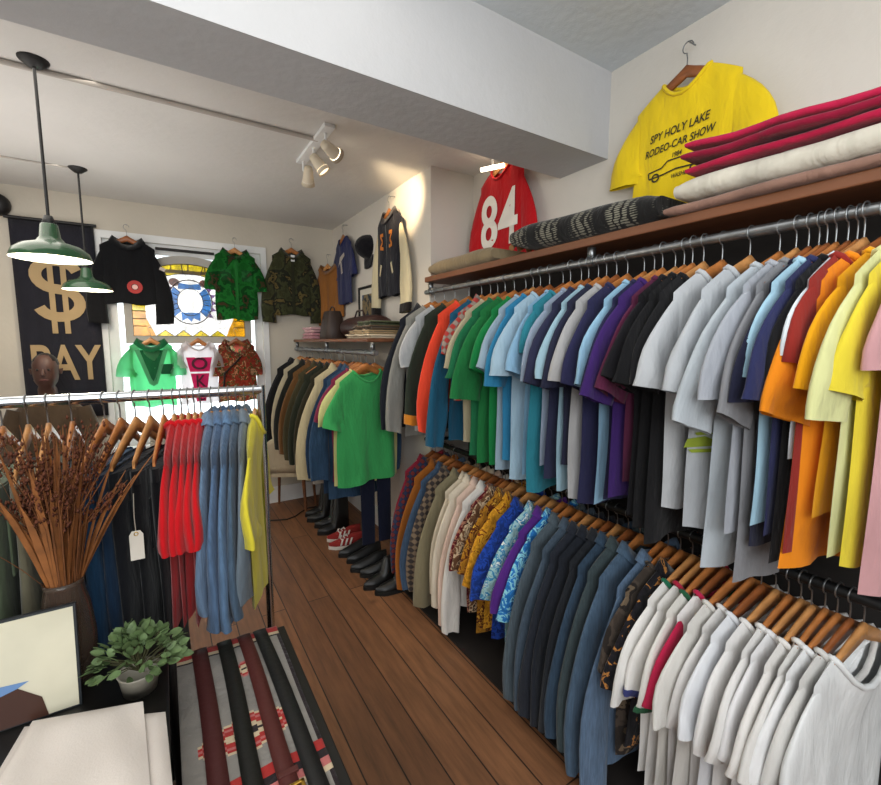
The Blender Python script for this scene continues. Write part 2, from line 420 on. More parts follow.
def on_front(g, mb, cx, cz, eps=.005):
    """lays a flat print (x,y plane) onto the front of a garment"""
    out = MB()
    vs = []
    for x, y, z in mb.v:
        X, Z = cx+x, cz+y
        v = .5; u = 0
        for _ in range(6):
            u = max(-1, min(1, X/g.W(v))); zt = g.pos(u, 0, -1)[2]; zb = g.pos(u, 1, -1)[2]; v = max(0, min(1, (Z-zt)/(zb-zt)))
        vs.append((X, g.pos(u, v, -1)[1]-eps, Z))
    out.add(vs, mb.f); return out
def flat(pts): m = MB(); m.poly([(x, y, 0) for x, y in pts]); return m
def disc(r, n=20, r0=0):
    m = MB()
    if r0: m.grid([[(q*cos(2*PI*k/n), q*sin(2*PI*k/n), 0) for k in range(n)] for q in (r0, r)], None, True)
    else: m.poly([(r*cos(2*PI*k/n), r*sin(2*PI*k/n), 0) for k in range(n)])
    return m
def fill_grid(w, h, nx=8, ny=8):
    m = MB(); m.grid([[(-w/2+w*i/nx, -h/2+h*j/ny, 0) for i in range(nx+1)] for j in range(ny+1)]); return m

BY_LABEL = {}
def rail_row(rows, X, zr, grp, hgrp, hide_hanger=()):
    ys = [r[0] for r in rows]
    for i, r in enumerate(rows):
        Y, kind, col, kw, short = r
        kw = dict(kw)
        gap = min([abs(Y-y) for j, y in enumerate(ys) if j != i])
        mat = kw.pop('mat', None) or fabric(col)
        kw.setdefault('th', max(.007, min(.02, gap*.36))); kw.setdefault('amp', max(.004, min(.016, gap*.22))); kw['wall'] = True
        if kind == 'tee' and zr < 1.2 and Y < .8: kw.setdefault('nk', R.uniform(.125, .14)); kw.setdefault('bdip', .055); kw.setdefault('dip', .1)
        if kind == 'tee': kw.setdefault('nk', R.uniform(.10, .115)); kw.setdefault('w1', R.uniform(.062, .08)); kw.setdefault('ang', R.uniform(17, 27)); kw.setdefault('cuffang', R.uniform(-.1, .45))
        elif kind != 'jacket': kw.setdefault('cuffang', R.uniform(0, .35))
        dx = R.uniform(-.014, .014)
        rz = kw.pop('rz', math.radians(R.uniform(-2, 2)-max(0, min(8, (1.25-Y)*12)))); k = kw.pop('hk', None)
        kw.setdefault('L', KINDS[kind]['L']+R.uniform(-.03, .03))
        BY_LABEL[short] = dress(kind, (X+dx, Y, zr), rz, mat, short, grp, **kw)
        hanger((X+dx, Y, zr+.002), rz, 'wooden hanger holding the '+short.split(' on the ')[0] if len(short.split()) < 13 else 'wooden hanger in the '+' '.join(short.split()[:11]), hgrp, k)

UR = (1.5, 1.925)
F = fabric
LG = '#b9bcbf'
upper = [
 (2.50, 'jacket', '#20232b', dict(L=.86, sl=.6), 'black long-sleeved jacket at the far end of the upper rail'),
 (2.43, 'long', '#8b8a84', dict(L=.92, sl=.62), 'grey marl sweatshirt next to the far black jacket'),
 (2.33, 'tee', '#b5b7b8', dict(L=.86), 'pale grey T-shirt between grey sweatshirt and dark green top'),
 (2.22, 'long', '#2c352b', dict(L=.84, cuff=F('#d98a2e')), 'dark olive long-sleeved top with orange cuffs'),
 (2.06, 'long', '#e8492f', dict(L=.72, sl=.56), 'coral red long-sleeved top on the upper rail'),
 (1.96, 'long', '#1f5570', dict(L=.86, sl=.62), 'deep teal blue long-sleeved top beside the coral one'),
 (1.885, 'aloha', '#a83a36', dict(L=.62, sl=.12, mat=F('#a83a36', 'plaid', '#9a8a80')), 'red checked short-sleeved shirt beside the teal top'),
 (1.83, 'tee', '#b3a78a', dict(), 'beige T-shirt in front of the red checked shirt'),
 (1.765, 'tee', '#1f6a44', dict(L=.9, sl=.24), 'bottle green T-shirt, first of the green ones from the far end'),
 (1.70, 'tee', '#1f6e3a', dict(L=.92, sl=.34, ang=20), 'kelly green T-shirt with longest sleeve, among the green ones'),
 (1.62, 'tee', '#187a40', dict(L=.9, sl=.2), 'emerald green T-shirt beside the grey-blue ones'),
 (1.56, 'tee', '#93a7b5', dict(L=.92), 'misty grey-blue T-shirt beside the emerald green one'),
 (1.51, 'tee', '#2f7ba3', dict(L=.86, sl=.25, ang=17, w1=.06), 'bright turquoise blue T-shirt between two grey-blue ones'),
 (1.45, 'tee', '#9fb9c9', dict(L=.93), 'powder blue-grey T-shirt left of the sky blue one'),
 (1.385, 'tee', '#86aecb', dict(L=.9), 'sky blue T-shirt left of the teal one on the upper rail'),
 (1.325, 'tee', '#2c7a8a', dict(L=.95, sl=.09, w1=.05, ang=14), 'teal T-shirt with hem lower than its neighbours'),
 (1.275, 'tee', '#8f9db0', dict(), 'slate grey-blue T-shirt in front of the teal one'),
 (1.23, 'tee', '#2b2d45', dict(L=.86, sl=.23), 'navy T-shirt behind the pale aqua one'),
 (1.185, 'tee', '#98b8c6', dict(L=.9), 'pale aqua T-shirt between two navy ones'),
 (1.145, 'tee', '#26283c', dict(sl=.22), 'dark navy T-shirt left of the stone grey one'),
 (1.105, 'tee', '#a9a8a8', dict(L=.92), 'stone grey T-shirt between navy ones in mid rail'),
 (1.065, 'tee', '#2a2a4a', dict(L=.93, sl=.22), 'indigo T-shirt left of the bold light blue one'),
 (1.0, 'tee', '#90b8d2', dict(L=.9, sl=.22, amp=.012), 'bold light blue T-shirt standing out between dark ones'),
 (.958, 'tee', '#2b2c4c', dict(L=.88, sl=.22), 'midnight blue T-shirt right of the bold light blue one'),
 (.918, 'tee', '#3b2262', dict(L=.86, sl=.26), 'purple T-shirt on the upper rail'),
 (.882, 'tee', '#5a2440', dict(sl=.24), 'plum T-shirt between the purple and black ones'),
 (.845, 'tee', '#17161a', dict(L=.9), 'black T-shirt beside the plum one'),
 (.812, 'tee', '#141416', dict(L=.93), 'black T-shirt in the middle of three black ones'),
 (.780, 'tee', '#18181a', dict(L=.96), 'black T-shirt beside the light grey one'),
 (.731, 'tee', LG, dict(L=.84, sl=.2), 'light grey T-shirt, farthest of the light grey group'),
 (.652, 'tee', '#b4b8bc', dict(L=.88, sl=.21, amp=.012), 'light grey T-shirt with small green print'),
 (.578, 'tee', '#b8c0c6', dict(L=.97, sl=.3, ang=22, amp=.012), 'longest pale grey T-shirt with low hanging sleeve'),
 (.535, 'tee', '#a4a8b0', dict(L=.84, sl=.21), 'light grey T-shirt beside the longest pale grey one'),
 (.508, 'tee', '#85868a', dict(L=.98, sl=.26), 'mid grey T-shirt behind the dark blue ones'),
 (.487, 'tee', '#23253a', dict(L=.86, sl=.2), 'inky blue T-shirt behind the pale blue one'),
 (.467, 'tee', '#a3c8da', dict(L=.8, sl=.15), 'pale blue T-shirt squeezed beside the wide navy one'),
 (.450, 'tee', '#2b2f55', dict(sl=.2, w1=.085, cuffang=.1), 'wide navy blue T-shirt near the right end'),
 (.428, 'tee', '#151518', dict(L=.88, sl=.16, w1=.06), 'black T-shirt between navy and white ones near right end'),
 (.410, 'tee', '#dfe8ee', dict(L=.6, sl=.08, w1=.07), 'white T-shirt squeezed left of the orange ones'),
 (.394, 'tee', '#8e2b24', dict(L=.85, sl=.1, w1=.06), 'brick red T-shirt just left of the orange ones'),
 (.364, 'tee', '#e98a1c', dict(L=.88, sl=.24, wb=.235, amp=.012, rz=math.radians(-16)), 'orange T-shirt near the right end of the upper rail'),
 (.340, 'tee', '#f0a818', dict(L=.74, sl=.17, rz=math.radians(-12)), 'amber T-shirt beside the orange one'),
 (.318, 'tee', '#d6d79a', dict(L=.82, sl=.23, wb=.2, rz=math.radians(-8)), 'pale lime T-shirt beside the amber one'),
 (.292, 'tee', '#e3cf3c', dict(L=.84, sl=.17, wb=.2), 'lemon yellow T-shirt near the right end'),
 (.255, 'tee', '#c9989a', dict(L=.9, sl=.1, wb=.2), 'dusty pink T-shirt at the right end of the upper rail'),
]
rail_row(upper, *UR, 'clothes hanging on the upper rail', 'hangers on the upper rail')

o, g = BY_LABEL['light grey T-shirt with small green print']
q = MB()
for pts in ([(-.11, -.31), (-.02, -.30), (.05, -.325), (.07, -.345), (-.13, -.345)], [(-.10, -.355), (.05, -.355), (.03, -.37), (-.08, -.37)], [(-.07, -.285), (.0, -.275), (.02, -.292), (-.06, -.297)]): q.poly([(x*.62-.158, y*.7-.385, 0) for x, y in pts])
on_front(g, q, 0, 0, .005).build('green_print', plain('lime_green_print', '#8a9a2c', .8), o)
LR = (1.5, .94)
DN = lambda c: F(c, 'denim')
W1 = '#e4e2de'
lower = [
 (2.49, 'shirt', '#8c2438', dict(sl=.5, L=.7), 'crimson long-sleeved shirt at the far end of the lower rail'),
 (2.42, 'shirt', '#6a2a2a', dict(mat=F('#6a2a2a', 'plaid', '#2c3550')), 'dark red plaid shirt beside the far crimson one'),
 (2.35, 'jacket', '#9a5a22', dict(sl=.6, L=.74), 'rust orange jacket on the lower rail'),
 (2.26, 'jacket', '#42566e', dict(mat=DN('#42566e')), 'mid blue denim jacket beside the rust orange jacket'),
 (2.18, 'shirt', '#3a3433', dict(mat=F('#3a3433', 'plaid', '#7c6a58')), 'brown and black plaid shirt beside the olive jacket'),
 (2.10, 'jacket', '#837a60', dict(L=.78, sl=.6), 'olive khaki jacket on the lower rail'),
 (2.01, 'shirt', '#cdbfa8', dict(sl=.5), 'cream shirt next to the olive khaki jacket'),
 (1.955, 'shirt', '#d8cdb9', dict(sl=.54), 'ivory shirt between the cream and pink ones'),
 (1.90, 'shirt', '#dcbfae', dict(sl=.6), 'pale pink long-sleeved shirt on the lower rail'),
 (1.825, 'shirt', '#ddd8d0', dict(sl=.62, L=.82), 'crisp white long-sleeved shirt beside the pale pink one'),
 (1.765, 'aloha', '#6a2028', dict(mat=F('#6a2028', 'floral', '#b07a62', '#3a1216')), 'maroon floral short-sleeved shirt on the lower rail'),
 (1.725, 'aloha', '#6b4a32', dict(mat=F('#6b4a32', 'floral', '#c0a888', '#2e1a12')), 'brown and cream floral short-sleeved shirt'),
 (1.685, 'aloha', '#b07a24', dict(mat=F('#b07a24', 'floral', '#5a2a12', '#d8a63c'), L=.83), 'mustard and brown floral short-sleeved shirt'),
 (1.615, 'aloha', '#c98a22', dict(mat=F('#c98a22', 'floral', '#e0a02c', '#7a3412'), sl=.26), 'golden orange floral short-sleeved shirt'),
 (1.535, 'aloha', '#1c3a84', dict(mat=F('#1c3a84', 'floral', '#2348a8', '#162a66'), sl=.26), 'royal blue short-sleeved shirt on the lower rail'),
 (1.455, 'aloha', '#9cc3c6', dict(mat=F('#9cc3c6', 'floral', '#3a86b0', '#e2e8e0'), sl=.24), 'pale aqua floral short-sleeved shirt'),
 (1.395, 'aloha', '#55297e', dict(sl=.25), 'violet short-sleeved shirt on the lower rail'),
 (1.35, 'aloha', '#2a78c0', dict(mat=F('#2a78c0', 'floral', '#8fd0e0', '#174a90'), sl=.27), 'turquoise blue floral short-sleeved shirt'),
 (1.295, 'jacket', '#505c64', dict(mat=DN('#505c64')), 'grey-blue denim jacket beside the turquoise floral shirt'),
 (1.235, 'jacket', '#465462', dict(mat=DN('#465462'), L=.78), 'slate denim jacket, second denim from the floral shirts'),
 (1.185, 'jacket', '#272b34', dict(mat=DN('#272b34')), 'charcoal denim jacket, left of the two black ones'),
 (1.135, 'jacket', '#20242c', dict(mat=DN('#20242c'), L=.8), 'black denim jacket in the middle of the lower rail'),
 (1.095, 'jacket', '#23262b', dict(mat=DN('#23262b'), L=.84), 'faded black denim jacket left of the dark blue one'),
 (1.055, 'jacket', '#34475a', dict(mat=DN('#34475a')), 'dark blue denim jacket left of the green-grey one'),
 (1.005, 'jacket', '#3d494c', dict(mat=DN('#3d494c')), 'green-grey denim jacket left of the large mid blue one'),
 (.955, 'jacket', '#4a5f74', dict(mat=DN('#4a5f74'), L=.84, sl=.62), 'large mid blue denim jacket just left of the lightest one'),
 (.875, 'jacket', '#5c728c', dict(mat=DN('#5c728c'), L=.86, sl=.64), 'lightest blue denim jacket, last of the denim'),
 (.838, 'tee', '#4a4038', dict(mat=F('#4a4038', 'camo', '#2a2420', '#6a5a48')), 'dark brown mottled T-shirt beside the lightest denim jacket'),
 (.798, 'aloha', '#17161a', dict(mat=F('#17161a', 'floral', '#1d1b20', '#b0763a')), 'black short-sleeved shirt with orange flowers'),
 (.757, 'tee', W1, dict(trim=F('#1f6a4c'), sl=.24), 'white ringer T-shirt with green collar'),
 (.722, 'tee', '#e6e3df', dict(trim=F('#a8243c'), cuff=F('#3a3f74')), 'white T-shirt with red collar and blue cuffs'),
 (.690, 'tee', '#dcdad3', dict(trim=F('#245c3c'), cuff=F('#245c3c')), 'white T-shirt with green collar and green cuffs'),
 (.655, 'tee', '#e8e4e2', dict(sleeve_mat=F('#b8244a'), trim=F('#b8244a')), 'white raglan T-shirt with raspberry red sleeves'),
 (.615, 'tee', '#d9d6d0', dict(), 'off-white T-shirt beside the red-sleeved raglan'),
 (.580, 'tee', '#dcd9d6', dict(), 'plain white T-shirt, second after the red-sleeved raglan'),
 (.545, 'tee', '#e2e4e8', dict(L=.86), 'plain white T-shirt, third after the red-sleeved raglan'),
 (.510, 'tee', '#e6e4e2', dict(sl=.22), 'plain white T-shirt, fourth after the red-sleeved raglan'),
 (.478, 'tee', '#e0dedb', dict(), 'plain white T-shirt, fifth after the red-sleeved raglan'),
 (.450, 'tee', '#e6e5e6', dict(), 'plain white T-shirt, sixth after the red-sleeved raglan'),
 (.422, 'tee', '#e3e0dc', dict(L=.86), 'plain white T-shirt, fifth from the lower rail\'s right end'),
 (.396, 'tee', '#dedcd8', dict(), 'plain white T-shirt, fourth from the lower rail\'s right end'),
 (.370, 'tee', '#e6e6e6', dict(sl=.23), 'plain white T-shirt, third from the lower rail\'s right end'),
 (.344, 'tee', '#d2d0cc', dict(), 'greyish white T-shirt, second from the lower rail\'s right end'),
 (.318, 'tee', '#e4e6e6', dict(), 'plain white T-shirt at the right end of the lower rail'),
]
rail_row(lower, *LR, 'clothes hanging on the lower rail', 'hangers on the lower rail')

MR = (1.12, 1.53)
middle = [
 (4.36, 'jacket', '#16171b', dict(L=.78), 'black jacket at the far end of the short back rail'),
 (4.22, 'jacket', '#1a1a1c', dict(L=.8), 'black coat second from the far end of the back rail'),
 (4.05, 'shirt', '#b3a98f', dict(L=.74), 'cream shirt squeezed between black coat and dark jacket'),
 (3.88, 'jacket', '#262723', dict(), 'near-black jacket left of the brown jacket'),
 (3.68, 'jacket', '#6a4a2a', dict(L=.84), 'brown jacket on the short back rail'),
 (3.50, 'jacket', '#45402c', dict(L=.84), 'olive brown jacket beside the brown jacket'),
 (3.34, 'jacket', '#2b2f24', dict(L=.82), 'dark olive green jacket on the short back rail'),
 (3.20, 'jacket', '#332f22', dict(), 'dark moss jacket left of the cream jacket'),
 (3.06, 'jacket', '#c0b38f', dict(L=.84, sl=.62), 'cream jacket on the short back rail'),
 (2.94, 'jacket', '#243a54', dict(mat=DN('#243a54'), L=.98), 'long dark blue denim jacket on the short back rail'),
 (2.86, 'jacket', '#304a66', dict(mat=DN('#304a66'), L=1.0), 'long blue denim shirt jacket left of the purple tee'),
 (2.79, 'tee', '#7a2844', dict(), 'dark raspberry T-shirt behind the green one'),
 (2.72, 'tee', '#cdc98a', dict(L=.86, wb=.235), 'pale yellow T-shirt just behind the bright green one'),
 (2.645, 'tee', '#3fa55c', dict(L=.84, wb=.24, rz=math.radians(14), th=.02), 'bright green T-shirt at the near end of the back rail'),
]
rail_row(middle, *MR, 'clothes hanging on the short back rail', 'hangers on the short back rail')

# ------------------------------------------------------------------ rails and shelves
def wall_rail(X, z, y0, y1, wallx, mat, label, shelf_z=None, r=.016, n=3):
    mb = MB(); mb.tube([(X, y0, z), (X, y1, z)], r, 14); o = mb.build('clothes_rail', mat); tag(o, label, 'clothes rail')
    for i in range(n):
        y = y0+.06+(y1-y0-.12)*i/(n-1)
        b = MB()
        if shelf_z: b.box(X-.012, X+.012, y-.012, y+.012, z+.01, shelf_z); b.tube([(X, y-.018, z), (X, y+.018, z)], r+.004, 12)
        else: b.tube([(X, y, z), (wallx, y, z)], .011, 10); b.tube([(wallx-.008, y, z), (wallx, y, z)], .03, 14); b.tube([(X, y-.018, z), (X, y+.018, z)], r+.004, 12)
        b.build('bracket', mat, o)
    return o
wall_rail(UR[0], 1.925+.003, -.1, 2.56, XA-.02, M_STEEL, 'long grey steel upper clothes rail under the wooden shelf', 1.985)
wall_rail(LR[0], .94+.003, .18, 2.56, XA-.02, M_BLKSTEEL, 'long dark steel lower clothes rail below the T-shirts')
wall_rail(MR[0], 1.53+.003, 2.52, 4.46, XP, M_STEEL, 'short steel clothes rail under the back shelf', 1.6)
s = MB(); s.box(1.47, XA-.02, -.15, 2.53, 1.987, 2.02); tag(s.build('wall_shelf', M_SHELF, smooth=False, bevel=.004), 'long brown wooden shelf above the upper clothes rail', 'shelf')
s = MB(); s.box(1.10, XP, 2.62, 4.46, 1.602, 1.625); tag(s.build('wall_shelf', M_SHELF, smooth=False, bevel=.004), 'short wooden shelf above the back rail holding bags', 'shelf')

# ------------------------------------------------------------------ camera, world, render look
Y_, P_, RO = .5627, -.1132, .0031
cam = bpy.data.cameras.new('camera'); co = bpy.data.objects.new('camera', cam); COL.objects.link(co)
cam.sensor_fit = 'HORIZONTAL'; cam.sensor_width = 36; cam.lens = 439.8/881*36; cam.clip_start = .02
fw = Vector((sin(Y_)*cos(P_), cos(Y_)*cos(P_), sin(P_))); r0 = Vector((cos(Y_), -sin(Y_), 0)); u0 = r0.cross(fw)
rr = r0*cos(RO)+u0*sin(RO); uu = -r0*sin(RO)+u0*cos(RO)
co.matrix_world = Matrix(((rr.x, uu.x, -fw.x, 0), (rr.y, uu.y, -fw.y, 0), (rr.z, uu.z, -fw.z, 1.6), (0, 0, 0, 1)))
SC.camera = co
# ------------------------------------------------------------------ clothes on the walls
def wall_dress(kind, loc, rz, mat, label, hlabel, group=None, **kw):
    hs = min(1, kw.get('sh', .21)/.205)
    o, g = dress(kind, loc, rz, mat, label, group, **kw)
    h = hanger(loc, rz, hlabel, 'hangers on walls and window', hs=hs)
    n = MB(); n.tube([(0, .0, .021), (0, .05, .024)], .003, 6); n.build('wall_pin', M_STEEL, h)
    return o, g
HWL = -PI/2
# yellow T-shirt with printed lettering, above the shelf
M_YEL = F('#e6c61e'); M_INK = plain('faded_black_ink', '#3a3418', .9)
o, g = wall_dress('tee', (1.80, 1.055, 2.745), HWL, M_YEL, 'yellow printed T-shirt hanging high on the wall above the folded blankets', 'wooden hanger holding the yellow printed T-shirt on the wall', L=.68, sh=.205, wb=.215, sl=.19, ang=24, th=.016, amp=.006)
pr = MB()
for t, z, sz in (('SPY HOLY LAKE', -.30, .05), ('RODEO-CAR SHOW', -.352, .046), ('1984', -.395, .03), ('WASHBURN', -.475, .026)):
    m = text_mesh(t, sz*.86, sx=.78, shear=.2); q = on_front(g, MB(), 0, 0); q = MB(); q.add([(x+(.03 if t == 'WASHBURN' else 0), y+z+x*.04, 0) for x, y, zz in m.v], m.f); pr.add(q.v, q.f)
car = [(-.115, -.46), (-.12, -.435), (-.06, -.43), (-.035, -.41), (.03, -.41), (.06, -.43), (.12, -.437), (.125, -.455), (.06, -.452), (0, -.45), (-.06, -.458)]
for i in range(len(car)):
    (a, b), (c, d) = car[i], car[(i+1) % len(car)]; L_ = math.hypot(c-a, d-b); nx, ny = -(d-b)/L_*.003, (c-a)/L_*.003
    pr.add([(a+nx, b+ny, 0), (c+nx, d+ny, 0), (c-nx, d-ny, 0), (a-nx, b-ny, 0)], [(0, 1, 2, 3)])
for cx in (-.085, .07):
    m = disc(.018, 14, .011); pr.add([(x+cx, y-.462, 0) for x, y, z in m.v], m.f)
on_front(g, pr, -.01, .0, .004).build('printed_lettering', M_INK, o)
# red jersey with 84
M_RED = F('#b8141c')
o, g = wall_dress('long', (1.80, 2.17, 2.755), HWL, M_RED, 'red long-sleeved jersey with white number 84 on the wall', 'wooden hanger holding the red jersey numbered 84', L=.68, sl=.44, ang=11, sh=.2, wb=.215, th=.016, amp=.006, w1=.06)
m = text_mesh('84', .42, sx=.95)
m2 = MB(); m2.add([(x*.9, y*1.05, 0) for x, y, z in m.v], m.f)
on_front(g, m2, .0, -.43, .006).build('number_print', plain('white_print', '#e8e2d8', .8), o)
# blue T-shirt, varsity jacket, cap, picture on the far wall
o, g = wall_dress('tee', (1.485, 4.06, 2.66), HWL, F('#262b52'), 'navy T-shirt with pale print hanging on the far right wall', 'wooden hanger holding the navy T-shirt on the far wall', L=.70, sh=.2, ang=16, th=.016, amp=.006)
pr = MB(); pr.tube([(-.09, -.36, 0), (-.03, -.27, 0), (.05, -.25, 0), (.02, -.33, 0), (.05, -.40, 0)], .014, 4)
on_front(g, flat([(-.10, -.36), (-.04, -.27), (.07, -.24), (.08, -.27), (.0, -.31), (.03, -.42), (.0, -.43), (-.03, -.32), (-.08, -.34)]), 0, 0, .006).build('chest_print', plain('cream_print', '#b8b0a8', .8), o)
M_VB = F('#1a1a22'); M_VC = F('#cfc3a0')
o, g = wall_dress('jacket', (1.472, 3.05, 2.645), HWL, M_VB, 'black varsity jacket with cream sleeves and orange chest letters', 'wooden hanger holding the black and cream varsity jacket', L=.70, sleeve_mat=M_VC, cuff=F('#1d1a1a'), sl=.56, ang=8, sh=.2, wb=.2, th=.022, amp=.006, trim=F('#2a2426'))
pr = MB(); pa = MB()
for sx in (-1, 1):
    for (a, b) in (((.05, -.25), (.10, -.25)), ((.10, -.25), (.06, -.30)), ((.06, -.30), (.10, -.34)), ((.10, -.34), (.05, -.35))):
        pr.add([(sx*a[0], a[1]+.012, 0), (sx*b[0], b[1]+.012, 0), (sx*b[0], b[1]-.012, 0), (sx*a[0], a[1]-.012, 0)], [(0, 1, 2, 3)])
    on_front(g, pr, 0, 0, .006).build('chest_letter', plain('orange_felt', '#c8762c', .9), o); pr = MB()
    pa.add([(sx*.07, -.47, 0), (sx*.10, -.55, 0), (sx*.12, -.54, 0), (sx*.09, -.46, 0)], [(0, 1, 2, 3)]); on_front(g, pa, 0, 0, .006).build('pocket_welt', M_VC, o); pa = MB()
on_front(g, fill_grid(.012, .5, 1, 8), 0, -.44, .004).build('zip', M_STEEL, o)
# black cap on the wall
mb = MB(); P = []
for j in range(7):
    a = j/6*PI/2; P.append([(.10*cos(a)*cos(2*PI*k/20), .10*cos(a)*sin(2*PI*k/20), .12*sin(a)) for k in range(20)])
mb.grid(P, None, True); cap = mb.build('cap', F('#14141a'), None, (1.53, 3.57, 2.40), rot=(0, -PI/2, 0))
mb = MB(); mb.grid([[(-.06-.10*j/4-.02*cos(u), .095*u*(1-.25*(j/4)**2), .0-.02*(1-u*u)*0+.012*(j/4)) for u in [-1+i/5 for i in range(11)]] for j in range(5)])
mb.build('cap_peak', F('#14141a'), cap, solid=.005)
mb = MB(); mb.lathe([(0, .126), (.008, .122), (.009, .117)], 10); mb.build('cap_button', F('#14141a'), cap)
tag(cap, 'black peaked cap hung on the wall left of the varsity jacket', 'cap')
fr = MB(); X0 = XP
def frame_on(mb, y0, y1, z0, z1, w, t): 
    mb.box(X0-t, X0, y0, y1, z0, z0+w); mb.box(X0-t, X0, y0, y1, z1-w, z1); mb.box(X0-t, X0, y0, y0+w, z0+w, z1-w); mb.box(X0-t, X0, y1-w, y1, z0+w, z1-w)
frame_on(fr, 3.36, 3.78, 1.72, 2.08, .02, .02); po = fr.build('picture_frame', M_BLACK, smooth=False)
mb = MB(); mb.box(X0-.008, X0-.002, 3.38, 3.76, 1.74, 2.06); mb.build('picture_mount', plain('mount_card', '#cfcabd', .8), po, smooth=False)
mb = MB(); mb.box(X0-.010, X0-.007, 3.43, 3.71, 1.79, 2.01); mb.build('picture', F('#3f5a78', 'camo', '#22303a', '#7a6a4a', 0, .7), po, smooth=False)
tag(po, 'black framed picture on the wall behind the varsity jacket sleeve', 'picture')
# camouflage jacket on the back wall + tan suede jacket in the corner
M_CAMO = F('#3a3d26', 'camo', '#20221a', '#5a4e2c'); 
o, g = wall_dress('jacket', (1.10, 4.42, 2.56), 0, M_CAMO, 'dark woodland camouflage field jacket on the back wall right of window', 'wooden hanger holding the dark camouflage jacket', L=.70, sl=.54, sh=.18, wb=.19, ang=7, w0=.095, th=.02, amp=.006)
for sx in (-1, 1):
    on_front(g, fill_grid(.10, .11), sx*.09, -.30, .006).build('pocket', M_CAMO, o); on_front(g, fill_grid(.12, .13), sx*.10, -.56, .006).build('pocket', M_CAMO, o)
on_front(g, fill_grid(.03, .55, 2, 10), 0, -.42, .007).build('placket', F('#2a2c1e'), o)
on_front(g, fill_grid(.035, .06), 0, -.17, .009).build('neck_label', M_WHITE, o)
wall_dress('jacket', (1.42, 4.33, 2.43), math.radians(-62), F('#8a5a2c'), 'tan suede jacket hanging in the corner behind the camouflage jacket', 'wooden hanger holding the tan suede jacket in the corner', L=.66, sh=.12, wb=.14, sl=.4, w0=.08, ang=6, th=.015)
# black jacket, green camouflage shirt and the three backlit shirts in the window
WY = 4.40
M_BJ = F('#101114')
o, g = wall_dress('jacket', (-.185, WY-.02, 2.50), 0, M_BJ, 'black jacket with round red patch hanging at left of window', 'wooden hanger holding the black jacket in the window', L=.60, sl=.52, sh=.18, wb=.185, ang=7, w0=.095, th=.02, amp=.006)
e = on_front(g, disc(.052, 20, .024), .03, -.465, .006).build('round_patch', plain('patch_red', '#a83a38', .9), o)
on_front(g, disc(.02, 14), .03, -.465, .007).build('patch_center', plain('patch_pink', '#d8b0a8', .9), e)
mb = MB(); mb.box(-.02, .02, -.002, .0, -.013, .013); mb.build('sleeve_badge', F('#7a4a4a', 'stripe', '#c8c0b8', scale=8), o, (.225, -.028, -.31), smooth=False, rot=(0, .45, 0))
M_GC = F('#2c8a3c', 'camo', '#1c5a2a', '#5a4a34', .6)
o, g = wall_dress('aloha', (.60, WY, 2.50), 0, M_GC, 'bright green camouflage short-sleeved shirt in front of the stained glass', 'wooden hanger holding the bright green camouflage shirt', L=.70, sh=.165, wb=.175, sl=.22, ang=11, w0=.085, w1=.07, amp=.006)
on_front(g, fill_grid(.028, .56, 2, 10), 0, -.43, .006).build('placket', F('#1f6a2c'), o)
for sx in (-1, 1): on_front(g, fill_grid(.085, .1), sx*.085, -.31, .006).build('pocket', F('#246a34', 'camo', '#1c4a26', '#4a3a2a', .2), o)
M_GS = F('#8fd8ac', 'plain', trans=.85)
o, g = wall_dress('aloha', (-.075, WY, 1.70), 0, M_GS, 'translucent mint green shirt with dark green facing below stained glass', 'wooden hanger holding the mint green shirt in the window', L=.64, sh=.15, wb=.165, sl=.18, ang=18, w0=.085, w1=.07, trim=F('#0e5a34'), amp=.006)
on_front(g, flat([(-.085, -.17), (.085, -.17), (.02, -.42), (.0, -.44), (-.02, -.40)]), 0, 0, .006).build('facing', F('#1a5c3a', trans=.2), o)
for sx in (-1, 1):
    on_front(g, flat([(sx*.085, -.16), (sx*.115, -.17), (sx*.03, -.45), (sx*.0, -.47), (sx*.0, -.43), (sx*.015, -.40)]), 0, 0, .008).build('lapel', F('#5e9a78', trans=.4), o)
on_front(g, fill_grid(.095, .085), .105, -.33, .006).build('pocket', F('#1f5a3c', trans=.15), o)
M_OT = F('#e4dfe0', 'plain', trans=.75)
o, g = wall_dress('tee', (.27, WY, 1.70), 0, M_OT, 'white T-shirt with pink vertical letter panel OKC, middle shirt of window', 'wooden hanger holding the white T-shirt with pink lettering', L=.64, sh=.135, wb=.15, sl=.13, ang=14, w0=.075, w1=.06, amp=.006)
on_front(g, flat([(-.1, -.235), (.1, -.235), (.075, -.36), (-.075, -.36)]), 0, 0, .006).build('pink_panel', F('#c8285e', trans=.3), o)
on_front(g, flat([(-.072, -.375), (.072, -.375), (.05, -.52), (-.05, -.52)]), 0, 0, .006).build('pink_panel', F('#c8285e', trans=.3), o)
on_front(g, flat([(-.048, -.535), (.048, -.535), (.035, -.62), (-.035, -.62)]), 0, 0, .006).build('pink_panel', F('#c8285e', trans=.3), o)
pr = MB()
for ch, z, sx_, sy_ in (('O', -.295, 1.25, .95), ('K', -.447, .9, .95), ('C', -.578, .7, .7)):
    m = text_mesh(ch, .15); pr.add([(x*sx_*.85, y*sy_+z, 0) for x, y, _ in m.v], m.f)
on_front(g, pr, 0, 0, .016).build('lettering', plain('dark_wine_ink', '#4a1228', .8), o)
M_FL = F('#a84a3c', 'floral', '#4a5a34', '#d8a884', .6)
o, g = wall_dress('aloha', (.575, WY, 1.70), 0, M_FL, 'red and green floral shirt, right of three shirts in window', 'wooden hanger holding the red floral shirt in the window', L=.64, sh=.15, wb=.165, sl=.2, ang=6, w0=.08, w1=.065, dip=.13, amp=.006)
